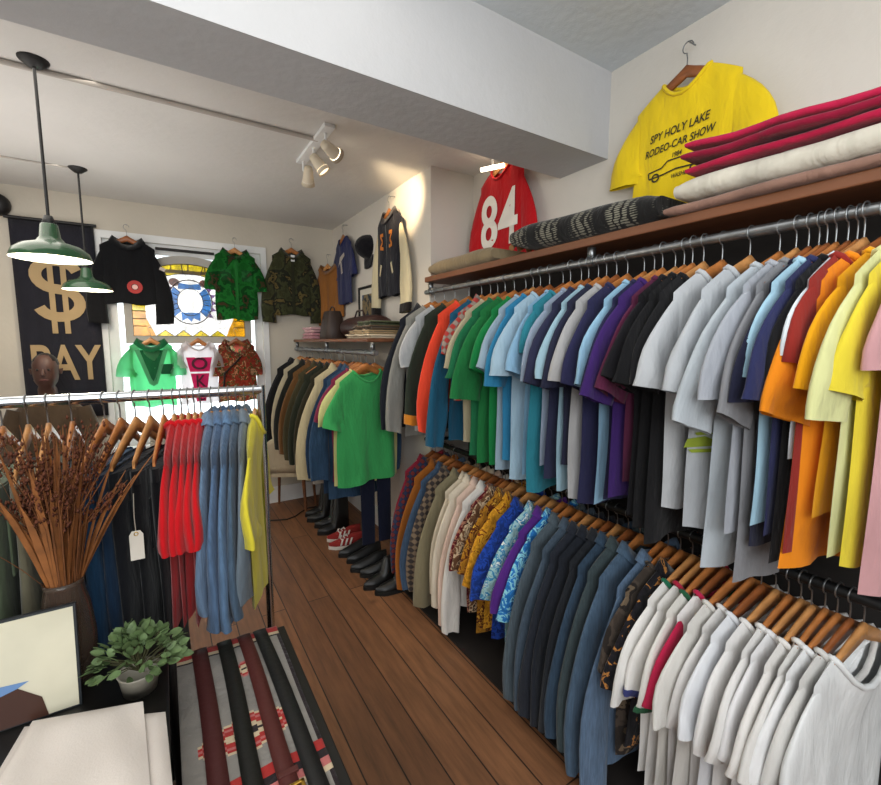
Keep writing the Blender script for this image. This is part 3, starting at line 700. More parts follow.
bg_ = MB(); bg_.tube([(.08, -.018, -.17), (.0, -.034, -.27), (-.11, -.034, -.38), (-.13, -.034, -.56)], .009, 6); tag(bg_.build('bag_strap', F('#2c2624'), None, (.575, WY, 1.70)), 'dark diagonal bag strap hung across the red floral shirt', 'strap')

# stained glass panel with arched top, hung in the window
GY = 4.50
def arch(hw, z0, zs, zt, cx=.237, n=24):
    pts = [(cx-hw, z0), (cx-hw, zs)]
    return pts[:1]+[(cx-hw*cos(PI*i/n), zs+(zt-zs)*sin(PI*i/n)) for i in range(n+1)]+[(cx+hw, z0)]
out_, in_ = arch(.485, 1.585, 2.0, 2.335), arch(.43, 1.645, 1.99, 2.27)
fm = MB()
n_ = len(out_)
for y in (GY-.015, GY+.015):
    for i in range(n_):
        j = (i+1) % n_; fm.add([(out_[i][0], y, out_[i][1]), (out_[j][0], y, out_[j][1]), (in_[j][0], y, in_[j][1]), (in_[i][0], y, in_[i][1])], [(0, 1, 2, 3)])
for ring in (out_, in_):
    for i in range(n_):
        j = (i+1) % n_; fm.add([(ring[i][0], GY-.015, ring[i][1]), (ring[j][0], GY-.015, ring[j][1]), (ring[j][0], GY+.015, ring[j][1]), (ring[i][0], GY+.015, ring[i][1])], [(0, 1, 2, 3)])
sg = fm.build('stained_glass_panel', plain('grey_panel_paint', '#a9a6a0', .7), smooth=False)
tag(sg, 'arched stained glass panel with yellow border and blue ring in the window', 'stained glass')
mb = MB(); mb.poly([(x, GY+.004, z) for x, z in in_]); mb.build('milky_glass', tinted_glass('milky_glass', '#c4bab4'), sg, smooth=False)
mid_ = arch(.335, 1.74, 1.99, 2.185)
yg, og, lead = MB(), MB(), MB()
for i in range(1, n_-2):
    t = (yg if 4 < i < n_-6 else og)
    t.poly([(p[0], GY, p[1]) for p in (in_[i], in_[i+1], mid_[i+1], mid_[i])])
    if i % 3 == 0: lead.tube([(in_[i][0], GY-.004, in_[i][1]), (mid_[i][0], GY-.004, mid_[i][1])], .004, 5)
L0, R0_ = .237-.43, .237+.43
for sx in (-1, 1):
    cx = .237
    og.poly([(cx+sx*.43, GY, 1.85), (cx+sx*.43, GY, 1.645), (cx+sx*.27, GY, 1.645), (cx+sx*.30, GY, 1.72), (cx+sx*.335, GY, 1.80), (cx+sx*.335, GY, 1.86)])
    yg.poly([(cx+sx*.43, GY, 1.99), (cx+sx*.43, GY, 1.85), (cx+sx*.335, GY, 1.86), (cx+sx*.335, GY, 1.99)])
    for z in (1.73, 1.79, 1.855, 1.99): lead.tube([(cx+sx*.43, GY-.004, z), (cx+sx*.335, GY-.004, z)], .004, 5)
for i in range(4):
    x = .237-.27+i*.135; yg.poly([(x, GY, 1.645), (x+.135, GY, 1.645), (x+.0675, GY, 1.70)])
    lead.tube([(x, GY-.004, 1.645), (x+.0675, GY-.004, 1.70), (x+.135, GY-.004, 1.645)], .003, 5)
lead.tube([(p[0], GY-.004, p[1]) for p in in_], .006, 6, closed=True)
lead.tube([(p[0], GY-.004, p[1]) for p in mid_[1:-1]], .004, 6)
bgm, pg = MB(), MB(); cx, cz = .235, 1.945
def ell(a, rx, rz): return (cx+rx*cos(a), GY, cz+rz*sin(a))
for a0, a1 in ((-.75, .75), (PI-.75, PI+.75)):
    for i in range(5):
        u, v = a0+(a1-a0)*i/5, a0+(a1-a0)*(i+1)/5
        bgm.poly([ell(u, .165, .185), ell(v, .165, .185), ell(v, .1, .12), ell(u, .1, .12)])
        pg.poly([ell(u+.04, .172, .192), ell((u+v)/2, .215, .235), ell(v-.04, .172, .192)])
        lead.tube([(ell(u, .165, .185)[0], GY-.004, ell(u, .165, .185)[2]), (ell(u, .1, .12)[0], GY-.004, ell(u, .1, .12)[2])], .003, 5)
bgm.poly([(cx-.09, GY, cz+.11), (cx+.09, GY, cz+.11), (cx+.085, GY, cz+.165), (cx, GY, cz+.15), (cx-.085, GY, cz+.165)])
bgm.poly([(cx-.075, GY, cz-.09), (cx+.075, GY, cz-.09), (cx+.07, GY, cz-.165), (cx+.02, GY, cz-.14), (cx, GY, cz-.17), (cx-.03, GY, cz-.14), (cx-.07, GY, cz-.165)])
br_ = MB()
for sx in (-1, 1):
    c_ = (cx+sx*.115, cz+.165)
    br_.poly([(c_[0]+.04*cos(2*PI*k/14), GY-.001, c_[1]+.035*sin(2*PI*k/14)) for k in range(14)])
lead.tube([(ell(2*PI*k/40, .17, .19)[0], GY-.004, ell(2*PI*k/40, .17, .19)[2]) for k in range(40)], .005, 6, closed=True)
lead.tube([(ell(2*PI*k/40, .098, .118)[0], GY-.004, ell(2*PI*k/40, .098, .118)[2]) for k in range(40)], .003, 6, closed=True)
yg.build('yellow_glass', tinted_glass('yellow_glass', '#dcc400'), sg, smooth=False); og.build('amber_glass', tinted_glass('amber_glass', '#dc9c00'), sg, smooth=False)
bgm.build('blue_glass', tinted_glass('blue_glass', '#0c6ab4'), sg, smooth=False); pg.build('violet_glass', tinted_glass('violet_glass', '#7a5a94'), sg, smooth=False)
br_.build('brown_glass', tinted_glass('brown_glass', '#6a3a2c'), sg, smooth=False); lead.build('lead_lines', plain('lead_came', '#4a3a34', .6), sg)
# crate on the sill
cr = MB(); cx0, cy0, cz0 = -.03, 4.415, WZ0
for z in (.0, .05, .10): cr.box(cx0-.1, cx0+.1, cy0-.075, cy0-.063, cz0+z, cz0+z+.04); cr.box(cx0-.1, cx0+.1, cy0+.063, cy0+.075, cz0+z, cz0+z+.04)
for z in (.0, .05, .10): cr.box(cx0-.1, cx0-.088, cy0-.063, cy0+.063, cz0+z, cz0+z+.04); cr.box(cx0+.088, cx0+.1, cy0-.063, cy0+.063, cz0+z, cz0+z+.04)
cr.box(cx0-.1, cx0+.1, cy0-.075, cy0+.075, cz0, cz0+.008)
tag(cr.build('crate', plain('whitewashed_wood', '#b5aea2', .8), smooth=False), 'small whitewashed slatted crate on the window sill', 'crate')

# banner on the back wall
mb = MB(); bx0, bx1, bz0, bz1, by = -.89, -.40, 1.0, 2.49, 4.465
P = [[(bx0+(bx1-bx0)*i/10, by+.004*sin(i*1.3+j*.3)*(j/14), bz1-(bz1-bz0)*j/14) for i in range(11)] for j in range(15)]
mb.grid(P); ban = mb.build('banner', F('#26262e'), None, (0, 0, 0), solid=.003)
tag(ban, 'dark cloth banner with gold dollar sign and PAY lettering on the back wall', 'banner')
M_BG = plain('gold_banner_paint', '#a8906a', .85)
q = MB(); S = []
for k in range(31):
    t = k/30
    if t < .5: a = math.radians(20+ (t/.5)*250); S.append((-.645+.125*cos(a), 2.10+.105*sin(a)))
    else: a = math.radians(90-((t-.5)/.5)*250); S.append((-.645+.125*cos(a), 1.89+.105*sin(a)))
rows = []
for k in range(31):
    p, n_ = S[max(0, k-1)], S[min(30, k+1)]; dx, dz = n_[0]-p[0], n_[1]-p[1]; l_ = math.hypot(dx, dz); w_ = .036
    rows.append([(S[k][0]-dz/l_*w_, by-.012, S[k][1]+dx/l_*w_), (S[k][0]+dz/l_*w_, by-.012, S[k][1]-dx/l_*w_)])
q.grid(rows)
for x in (-.683, -.607): q.poly([(x-.017, by-.0125, 1.66), (x+.017, by-.0125, 1.66), (x+.017, by-.0125, 2.33), (x-.017, by-.0125, 2.33)])
q.build('dollar_sign', M_BG, ban, smooth=False)
m = text_mesh('PAY', .40); q = MB(); q.add([(x*.60-.635, by-.012, y*.95+1.42) for x, y, z in m.v], m.f); q.build('lettering', M_BG, ban, smooth=False)
q = MB(); q.tube([(bx0-.02, by-.012, bz1+.005), (bx1+.02, by-.012, bz1+.005)], .012, 8); q.build('banner_rod', M_BLACK, ban)
q = MB(); q.lathe([(0, 0), (.075, 0), (.08, .02), (.07, .07), (.03, .085), (0, .085)], 20); tag(q.build('wall_speaker', M_BLACK, None, (-.945, YB, 2.575), rot=(PI/2, 0, 0)), 'small round black fixture on the back wall above the banner', 'speaker')

# ------------------------------------------------------------------ person seated behind the rolling rack
def person():
    px, py = -.705, 4.12
    sk = plain('dark_skin', '#4a3028', .55, nscale=3)
    mb = MB()
    def ring(c, rx, ry, n=16, tilt=0): return [(c[0]+rx*cos(2*PI*k/n), c[1]+ry*sin(2*PI*k/n), c[2]) for k in range(n)]
    hz = 1.285                                                # chin
    prof = [(-.16, .062, .062, .02), (-.08, .055, .058, .015), (-.02, .054, .06, .0), (0, .045, .058, -.012), (.03, .062, .082, -.008), (.07, .071, .093, .0), (.11, .074, .098, .004), (.15, .073, .097, .006), (.19, .062, .083, .008), (.215, .04, .055, .01), (.228, .012, .02, .012)]
    mb.loft([ring((px, py+oy, hz+z), rx, ry) for z, rx, ry, oy in prof])
    # torso, hips and both thighs/shins grown as one skin
    tor = [(1.18, .06, .055, .02), (1.145, .15, .075, .03), (1.10, .19, .09, .03), (.98, .175, .105, .03), (.85, .155, .1, .03), (.72, .165, .115, .03), (.64, .17, .12, .03)]
    mb.loft([ring((px, py+oy, z), rx, ry) for z, rx, ry, oy in tor])
    for sx in (-1, 1):
        mb.tube([(px+sx*.08, py+.02, .70), (px+sx*.10, py-.2, .70), (px+sx*.11, py-.40, .68), (px+sx*.11, py-.42, .62), (px+sx*.11, py-.40, .35), (px+sx*.11, py-.39, .09)], [.085, .08, .065, .058, .052, .036], 12)
        mb.tube([(px+sx*.17, py+.03, 1.11), (px+sx*.215, py+.01, .98), (px+sx*.225, py-.02, .85), (px+sx*.20, py-.13, .80), (px+sx*.15, py-.25, .79)], [.052, .047, .042, .036, .027], 12)
        hx, hy, hz2 = px+sx*.14, py-.28, .785
        mb.loft([ring((hx, hy+.03-.025*i, hz2), .0, .0, 4) for i in range(2)], False)
        mb.tube([(px+sx*.15, py-.25, .79), (hx, hy-.02, hz2-.004), (hx-sx*.004, hy-.06, hz2-.012)], [.026, .036, .034], 10)
        for i, (dx, ln) in enumerate(((-.027, .06), (-.009, .07), (.009, .068), (.027, .052))):
            mb.tube([(hx+dx, hy-.055, hz2-.012), (hx+dx*1.1, hy-.055-ln*.6, hz2-.018), (hx+dx*1.1, hy-.055-ln, hz2-.034)], [.0095, .009, .007], 8)
        mb.tube([(hx-sx*.03, hy-.005, hz2-.008), (hx-sx*.052, hy-.035, hz2-.014), (hx-sx*.05, hy-.06, hz2-.024)], [.012, .010, .008], 8)
        mb.tube([(px+sx*.073, py+.012, hz+.105), (px+sx*.082, py+.02, hz+.12), (px+sx*.078, py+.016, hz+.085)], [.012, .013, .008], 8)
        mb.tube([(px+sx*.11, py-.37, .045), (px+sx*.11, py-.45, .04), (px+sx*.115, py-.58, .028)], [.04, .042, .03], 10)
    mb.tube([(px, py-.086, hz+.125), (px, py-.104, hz+.085), (px, py-.106, hz+.078)], [.008, .015, .012], 8)   # nose
    o = mb.build('person', sk); tag(o, 'seated person with very short dark hair in a brown top, behind the rack', 'person')
    h = MB(); h.loft([ring((px, py+oy+.006, hz+z), rx+.004, ry+.003) for z, rx, ry, oy in [(.15, .073, .093, .010), (.19, .063, .084, .010), (.215, .042, .057, .012), (.232, .013, .02, .014)]]); h.build('hair', F('#15110f'), o)
    e = MB()
    for sx in (-1, 1): e.lathe([(0, -.009), (.007, -.006), (.009, 0), (.007, .006), (0, .009)], 8, (px+sx*.03, py-.083, hz+.118))
    e.build('eyes', plain('dark_eyes', '#1a1412', .3), o)
    l = MB(); l.tube([(px-.024, py-.086, hz+.045), (px, py-.094, hz+.048), (px+.024, py-.086, hz+.045)], [.004, .008, .004], 8); l.build('lips', plain('lips', '#5a2f2a', .5), o)
    t = MB(); t.loft([ring((px, py+oy, z), rx+.012, ry+.012) for z, rx, ry, oy in [(1.19, .062, .058, .02)]+tor[1:]])
    for sx in (-1, 1): t.tube([(px+sx*.17, py+.03, 1.11), (px+sx*.215, py+.01, .98), (px+sx*.225, py-.02, .85), (px+sx*.205, py-.1, .81)], [.065, .06, .054, .046], 12)
    t.build('brown_top', F('#4a3c2e'), o)
    j = MB()
    for sx in (-1, 1): j.tube([(px+sx*.08, py+.02, .70), (px+sx*.10, py-.2, .70), (px+sx*.11, py-.40, .68), (px+sx*.11, py-.42, .62), (px+sx*.11, py-.40, .35), (px+sx*.11, py-.39, .12)], [.10, .093, .078, .07, .064, .055], 12)
    j.build('trousers', F('#23262e'), o)
    s = MB(); s.lathe([(0, .60), (.17, .60), (.175, .585), (.17, .565), (0, .565)], 24)
    st = s.build('stool', M_SHELF, None, (px, py+.03, 0)); tag(st, 'round wooden stool under the seated person', 'stool')
    for k in range(4):
        a = PI/4+k*PI/2; q = MB(); q.tube([(.12*cos(a), .12*sin(a), .566), (.18*cos(a), .18*sin(a), 0)], .014, 8); q.build('leg', M_SHELF, st)
person()

# ------------------------------------------------------------------ rolling rack in the foreground
RY, RZ = 1.72, 1.425
fr = MB(); fr.tube([(-1.25, RY, RZ), (.300, RY, RZ)], .017, 16)
rack = fr.build('garment_rack', M_CHROME); tag(rack, 'chrome rolling garment rack standing behind the tables', 'garment rack')
for x in (-1.25, .300):
    q = MB(); q.tube([(x, RY, RZ+.017), (x, RY, .09)], .014, 14); q.build('post', M_CHROME, rack)
    q = MB(); q.tube([(x, RY-.24, .085), (x, RY+.24, .085)], .014, 12); q.build('foot', M_CHROME, rack)
    for sy in (-.22, .22): q = MB(); q.lathe([(0, -.012), (.03, -.012), (.036, -.005), (.036, .005), (.03, .012), (0, .012)], 16); q.build('castor', M_BLACK, rack, (x, RY+sy, .036), rot=(0, PI/2, 0))
q = MB(); q.tube([(-1.25, RY, .085), (.3, RY, .085)], .012, 12); q.build('crossbar', M_CHROME, rack)

def trousers(loc, rz, mat, label, group=None, L=1.28, wz=-.205, hw=.19, th=.02, seed=0, name='jeans', cat='jeans'):
    r = random.Random(seed); mb = MB(); n = 14
    ph = r.uniform(0, 6)
    for sx in (-1, 1):
        rings = []
        for k in range(14):
            t = k/13; z = wz-(L+wz)*t
            h = hw/2*(1.0 if t < .2 else 1-.22*(t-.2)); cxx = sx*hw/2*(1+.06*t)
            if t < .22: h = hw/2+.004
            rings.append([(cxx+h*math.copysign(abs(cos(a))**.7, cos(a))+.004*sin(9*t+ph), (th+.006*sin(7*t+ph))*sin(a)+.008*sin(3*t*PI+ph)*t, z) for a in [2*PI*q/n for q in range(n)]])
        mb.loft(rings)
    o = mb.build(name, mat, None, loc, rz); tag(o, label, cat, group)
    b = MB(); b.loft([[((hw+.008)*math.copysign(abs(cos(a))**.6, cos(a)), (th+.005)*sin(a), z) for a in [2*PI*q/24 for q in range(24)]] for z in (wz+.006, wz-.036)], False); b.build('waistband', mat, o)
    for sx in (-1, 1):
        p = MB(); p.box(sx*hw*.5-.06, sx*hw*.5+.06, -th-.009, -th-.003, wz-.25, wz-.09); p.build('pocket', mat, o, bevel=.004)
    return o
RG, RH = 'clothes on the rolling rack', 'hangers on the rolling rack'
def rack_item(x, kind, col, short, **kw):
    rz = PI/2+math.radians(kw.pop('yaw', 0)); mat = kw.pop('mat', None) or F(col)
    if kind == 'jeans': trousers((x, RY, RZ-.003), rz, mat, short, RG, seed=int(abs(x)*1000), **kw)
    else: dress(kind, (x, RY, RZ-.003), rz, mat, short, RG, **kw)
    hanger((x, RY, RZ-.002), rz, 'wooden hanger holding the '+short.split(' on the ')[0], RH, R.choice((0, 1)))
TR = dict(name='trousers', cat='trousers')
rack_item(-.62, 'jeans', '#5a5a44', 'olive trousers at the far left of the rolling rack', **TR)
rack_item(-.50, 'jeans', '#4a4a3c', 'dark olive trousers beside the far left pair', **TR)
rack_item(-.40, 'jeans', '#55604a', 'sage green trousers hanging behind the dried grass at left', **TR)
rack_item(-.345, 'jeans', '#6a6552', 'khaki trousers hanging left of the grey-green ones', **TR)
rack_item(-.30, 'jeans', '#4f5648', 'grey-green trousers hanging behind the glass vase', **TR)
rack_item(-.245, 'jeans', '#2c3238', 'charcoal trousers hanging behind the dried grass stems', **TR)
rack_item(-.165, 'jeans', '', 'mid blue jeans hanging right of the dried grass', mat=DN('#1f4160'), yaw=-14, th=.022)
rack_item(-.125, 'jeans', '', 'indigo jeans between the mid blue and tagged black ones', mat=DN('#1a3048'), yaw=-14, th=.018)
rack_item(-.085, 'jeans', '#15171c', 'black jeans with a white price tag', yaw=-18, th=.02)
rack_item(-.045, 'jeans', '#101114', 'black jeans right of the tagged pair', yaw=-14, th=.018)
rack_item(-.008, 'jeans', '#0e0f12', 'black jeans beside the red T-shirts', yaw=-10, th=.016)
RT = '#c5161e'
for i, (x, nm) in enumerate(((.022, 'leftmost of the red T-shirts'), (.044, 'second red T-shirt from the left'), (.064, 'middle one of the red T-shirts'), (.083, 'second red T-shirt from the right'), (.102, 'rightmost of the red T-shirts'))):
    rack_item(x, 'tee', RT, nm+' on the rolling rack', L=.72-.02*(i % 3), sl=.17, ang=14, th=.009, amp=.005, sh=.205, nk=.06, yaw=-10)
rack_item(.135, 'shirt', '', 'pale blue chambray shirt next to the red T-shirts', mat=DN('#687f9a'), L=.66, sl=.38, th=.012, amp=.008, yaw=-14, nk=.06, sh=.215)
rack_item(.163, 'shirt', '', 'mid blue denim shirt, second right of the red T-shirts', mat=DN('#566f8e'), L=.70, sl=.44, th=.013, amp=.009, yaw=-14, nk=.06, sh=.215)
rack_item(.19, 'shirt', '', 'light denim shirt in the middle of the denim shirts', mat=DN('#5d7998'), L=.70, sl=.45, th=.013, amp=.009, yaw=-14, nk=.06, sh=.215)
rack_item(.216, 'shirt', '', 'grey-blue denim shirt left of the dull grey shirt', mat=DN('#4c6074'), L=.69, sl=.42, th=.012, amp=.008, yaw=-14, nk=.06, sh=.215)
rack_item(.243, 'shirt', '#6a7680', 'dull grey-blue shirt beside the yellow T-shirt', L=.66, sl=.38, th=.012, yaw=-14, nk=.06, sh=.215)
rack_item(.276, 'tee', '#d8c93a', 'yellow T-shirt at the right end of the rolling rack', L=.72, sl=.2, ang=18, th=.014, amp=.01, yaw=-16, nk=.06, sh=.21)
# price tag
q = MB(); pts = [(-.017, -.045), (.017, -.045), (.017, .03), (.010, .042), (-.010, .042), (-.017, .03)]
q.loft([[(x, y, z) for x, z in pts] for y in (-.0008, .0008)]); tg = q.build('price_tag', plain('tag_card', '#ddd6c8', .8), None, (-.094, 1.497, 1.015), smooth=False)
tag(tg, 'cream card price tag hanging on a string from black jeans', 'price tag')
q = MB(); q.tube([(0, 0, .033), (-.002, .006, .08), (0, .012, .15)], .0011, 5); q.build('string', plain('cotton_string', '#b9b2a2', .9), tg)
q = MB(); q.tube([(.005*cos(2*PI*k/10), -.001, .033+.005*sin(2*PI*k/10)) for k in range(10)], .0013, 5, closed=True); q.build('eyelet', M_GOLD, tg)

# extra trousers on the short back rail
for Y, c, lb, L, k in ((3.44, '#a9a49c', 'pale grey trousers hanging below jackets on the back rail', 1.06, 1), (2.69, '#12172a', 'dark navy jeans hanging below the bright green T-shirt', 1.3, 2), (2.60, '#121216', 'black trousers hanging at the near end of the back rail', 1.36, 3)):
    if k == 3: continue
    trousers((MR[0]+(.06 if k == 2 else 0), Y, MR[1]), 0, F(c), lb, None, L=L, seed=k, th=.012, hw=.17 if k == 1 else .115, **(TR if k == 1 else {}))
    hanger((MR[0]+(.06 if k == 2 else 0), Y, MR[1]+.002), 0, 'wooden hanger holding the '+lb.split(' hanging')[0], 'hangers on the short back rail')

# ------------------------------------------------------------------ shelf contents
def folded(name, mat, x0, x1, y0, y1, z0, z1, layers, label, cat, seed=0, slope=0, skew=0, mats=None, group=None, pieces=None):
    r = random.Random(seed); mb = MB(); H = (z1-z0)/layers
    for l in range(layers):
        a = z0+l*H; ox = r.uniform(-.012, .012); rings = []
        oy0, oy1 = r.uniform(-.015, .015), r.uniform(-.015, .015); p1 = r.uniform(0, 6)
        K = 16
        for k in range(K+1):
            t = .5-.5*cos(PI*k/K); y = y0+oy0+(y1+oy1-y0-oy0)*t; dd = min(t, 1-t)*abs(y1-y0)/(H*.9); e = max(.6, math.sqrt(max(0, 1-(1-min(1, dd))**2)))
            zz = a+slope*t*(l+1)/layers; hh = H*.5*e; c = zz+H*.5+(l and .003*sin(5*t*PI+p1)); ring = []
            xs0, xs1 = x0+ox+skew*t+.006*sin(4*t*PI+p1), x1
            for q in range(10): an = PI/2+PI*q/9; ring.append((xs0+hh*1.1*(1+cos(an)), y, c+hh*sin(an)*.98))
            ring += [(xs1, y, c-hh*.98), (xs1, y, c+hh*.98)]
            rings.append(ring)
        mb.loft(rings, True, (l if mats else 0))
    o = mb.build(name, mats or mat); tag(o, label, cat, group); return o
ST = 2.021
folded('folded_blanket', F('#8a7a5e'), 1.47, 1.74, 1.83, 2.47, ST, ST+.085, 1, 'rolled khaki beige blanket at the far end of the upper shelf', 'blanket', 1)
q = folded('folded_blanket', F('#1b1a19', 'woven', '#7d7a6c'), 1.46, 1.76, .93, 1.72, ST, ST+.115, 1, 'black and grey patterned blanket rolled on the upper shelf', 'blanket', 2, slope=.03)
b = MB(); b.tube([(1.50+.02*i, 1.722+.006*(i % 2), ST+.045+.02*(i % 3)) for i in range(10)], .014, 6); b.build('tan_fringe', F('#9a7044'), q)
folded('folded_blanket', F('#8a6a5c'), 1.45, 1.76, .12, .90, ST, ST+.028, 1, 'pinkish brown folded blanket at the bottom of the right pile', 'blanket', 3)
folded('folded_blanket', F('#c9c3b4', 'plain'), 1.455, 1.76, .12, .875, ST+.03, ST+.098, 1, 'cream wool blanket in the middle of the right pile', 'blanket', 4, slope=.01)
folded('folded_blanket', F('#d4cec4', 'knit', '#b0a898'), 1.52, 1.78, .12, .60, ST+.112, ST+.15, 1, 'ivory textured throw folded on the cream blanket', 'blanket', 5)
folded('folded_blanket', None, 1.46, 1.70, .20, .85, ST+.110, ST+.170, 3, 'raspberry red and white blanket on top of the right pile', 'blanket', 6, slope=.045, skew=.0, mats=[F('#a8183c'), F('#861230'), F('#b01c42')])

# bags and folded clothes on the short back shelf
BS = 1.626
q = MB(); q.loft([[(cx_*a, cy_*b, z) for cx_, cy_ in [(math.copysign(abs(cos(t))**.5, cos(t)), math.copysign(abs(sin(t))**.5, sin(t))) for t in [2*PI*k/20 for k in range(20)]]] for z, a, b in ((0, .09, .125), (.01, .095, .13), (.10, .085, .12), (.20, .065, .10), (.235, .055, .085))])
bag = q.build('bucket_bag', plain('dark_brown_leather', '#33241d', .5, bump=.2), None, (1.25, 3.72, BS)); tag(bag, 'tall dark brown leather bag tapering upward on the back shelf', 'bag')
q = MB(); q.tube([(-.0, -.06, .23), (0, -.05, .26), (0, .0, .275), (0, .05, .26), (0, .06, .23)], .006, 8); q.build('handle', plain('dark_brown_leather', '#33241d', .5, bump=.2), bag)
q = MB(); q.loft([[(.14*e*cos(t), y, .09+.09*e*sin(t)) for t in [2*PI*k/18 for k in range(18)]] for y, e in ((-.26, .35), (-.255, .8), (-.22, .97), (0, 1), (.22, .97), (.255, .8), (.26, .35))])
bag = q.build('duffel_bag', plain('oxblood_leather', '#3a2320', .45, bump=.2), None, (1.36, 3.25, BS)); tag(bag, 'low rounded dark brown leather bag on the back shelf', 'bag')
q = MB(); q.tube([(-.05, -.1, .17), (-.05, -.06, .215), (-.05, .06, .215), (-.05, .1, .17)], .007, 8); q.build('handle', plain('oxblood_leather', '#3a2320', .45, bump=.2), bag)
folded('folded_sweater', F('#b8848c'), 1.14, 1.42, 3.95, 4.28, BS, BS+.06, 2, 'dusty pink folded sweater at the far end of back shelf', 'sweater', 11)
folded('folded_sweater', F('#c9a0a4'), 1.15, 1.42, 3.96, 4.26, BS+.062, BS+.11, 2, 'pale pink folded sweater on top of the dusty pink one', 'sweater', 12)
folded('folded_shirt', F('#b5a68c'), 1.13, 1.40, 2.98, 3.42-.44+.10, BS, BS+.05, 2, 'beige folded shirt at the front of the back shelf', 'shirt', 13) if False else None
cols = [('#c0b49c', 'cream'), ('#a08a68', 'light tan'), ('#6a5a44', 'brown'), ('#4a5238', 'olive green')]
for i, (c, nm) in enumerate(cols):
    folded('folded_scarf', F(c, 'stripe', '#5a4a38', scale=3) if i == 2 else F(c), 1.14+.012*i, 1.42, 2.66+.03*i, 3.08-.03*i, BS+.030*i, BS+.028+.030*i, 2, nm+' folded scarf in the low pile on the back shelf', 'scarf', 20+i, group='folded scarves on the back shelf')

# ------------------------------------------------------------------ shoes under the back rail
def shoe(loc, rz, mat, sole, label, group, stripes=None, boot=0, name='sneaker', cat='shoe'):
    def outline(t, k=1): return .034*k*(1+.35*sin(PI*t)-.25*(t > .85))*(1-.55*max(0, (t-.75)/.25)**2)
    mb = MB(); rings = []
    for i in range(13):
        t = i/12; x = -.13+.27*t; w = outline(t)
        if t in (0, 1): w *= .55
        h = .085-.0*t if t < .3 else .085-.055*((t-.3)/.7)**.8
        if boot and t < .42: h = boot
        rings.append([(x, w*1.05*cos(a)*(1 if sin(a) < .3 else .8 if not boot else .95), .018+h*max(0, sin(a)) if sin(a) > 0 else .018) for a in [2*PI*k/14 for k in range(14)]])
    mb.loft(rings); o = mb.build(name, mat, None, loc, rz); tag(o, label, cat, group)
    s = MB(); up, lo = [], []
    for sg_ in (1, -1):
        for i in range(13):
            t = i/12 if sg_ > 0 else 1-i/12; w = outline(t)*1.12*(.6 if t in (0, 1) else 1); up.append((-.134+.278*t, sg_*w, .024)); lo.append((-.134+.278*t, sg_*w, 0))
    s.loft([lo, up]); s.build('sole', sole, o)
    if stripes:
        q = MB()
        for sg_ in (1, -1):
            for j in range(3): x = -.02+.035*j; q.add([(x, sg_*.049, .03), (x+.014, sg_*.049, .03), (x-.006, sg_*.034, .078), (x-.02, sg_*.034, .078)], [(0, 1, 2, 3)])
        q.build('stripes', stripes, o, solid=.003)
        q = MB()
        for j in range(4): x = .0+.022*j; z = .088-.012*j; q.tube([(x, -.022, z), (x+.008, 0, z+.008), (x, .022, z)], .004, 5)
        q.build('laces', stripes, o)
    return o
M_SR = plain('red_suede', '#8a1f1c', .9); M_SW = plain('shoe_white', '#d8d4cc', .6); M_SB = plain('black_leather', '#131313', .45); M_RB = plain('black_rubber', '#0c0c0c', .7)
shoe((1.15, 3.20, 0), PI*.95, M_SR, M_SW, 'red sneaker with white stripes, nearer of the pair', 'red sneakers', M_SW)
shoe((1.18, 3.34, 0), PI*.97, M_SR, M_SW, 'red sneaker with white stripes, farther of the pair', 'red sneakers', M_SW)
for i, (x, y, b_) in enumerate(((1.17, 3.06, 0), (1.19, 2.94, 0), (1.17, 2.80, 0), (1.2, 2.69, 0), (1.16, 2.56, .16), (1.2, 2.44, .16))):
    shoe((x, y, 0), PI+R.uniform(-.15, .15), M_SB, M_RB, ('black ankle boot, ' if b_ else 'black leather shoe, ')+('first', 'second', 'third', 'fourth', 'first', 'second')[i]+' after the red sneakers towards the camera' if not b_ else ('black ankle boot nearest the camera on the floor' if i == 5 else 'black ankle boot beside the nearest one on the floor'), 'black shoes under the back rail', None, b_, 'boot' if b_ else 'shoe', 'boot' if b_ else 'shoe')
for i, (x, y) in enumerate(((1.15, 3.52), (1.17, 3.66), (1.15, 3.82), (1.17, 3.96))):
    shoe((x, y, 0), PI+R.uniform(-.1, .1), M_SB, M_RB, 'tall black boot, '+('first', 'second', 'third', 'fourth')[i]+' beyond the red sneakers', 'tall boots under the back rail', None, .3, 'boot', 'boot')
# cream chair near the back wall
cx_, cy_ = .97, 4.2
q = MB(); q.loft([[(.2*math.copysign(abs(cos(t))**.6, cos(t)), .19*math.copysign(abs(sin(t))**.6, sin(t)), z) for t in [2*PI*k/20 for k in range(20)]] for z in (.38, .385, .43, .44)])
ch = q.build('upholstered_chair', F('#b5a78e'), None, (cx_, cy_, 0), 2.6); tag(ch, 'cream upholstered chair with rounded back near the back wall', 'chair')
q = MB(); q.grid([[(.2*u*(1-.25*v*v*abs(u)), .17+.03*v+.0*u, .42+.33*v*(1-.18*u*u)) for u in [-1+i/6 for i in range(13)]] for v in [j/6 for j in range(7)]]); q.build('backrest', F('#b5a78e'), ch, solid=.04)
for sx in (-1, 1):
    for sy in (-1, 1): q = MB(); q.tube([(sx*.16, sy*.15, .385), (sx*.18, sy*.165, 0)], [.018, .011], 8); q.build('leg', M_SHELF, ch)
q = MB(); q.tube([(.55+.08*i, 3.95+.06*sin(i*1.1)+.02*i, .006) for i in range(9)], .006, 6); tag(q.build('floor_cable', M_BLACK), 'black cable lying across the floor at the back', 'cable')

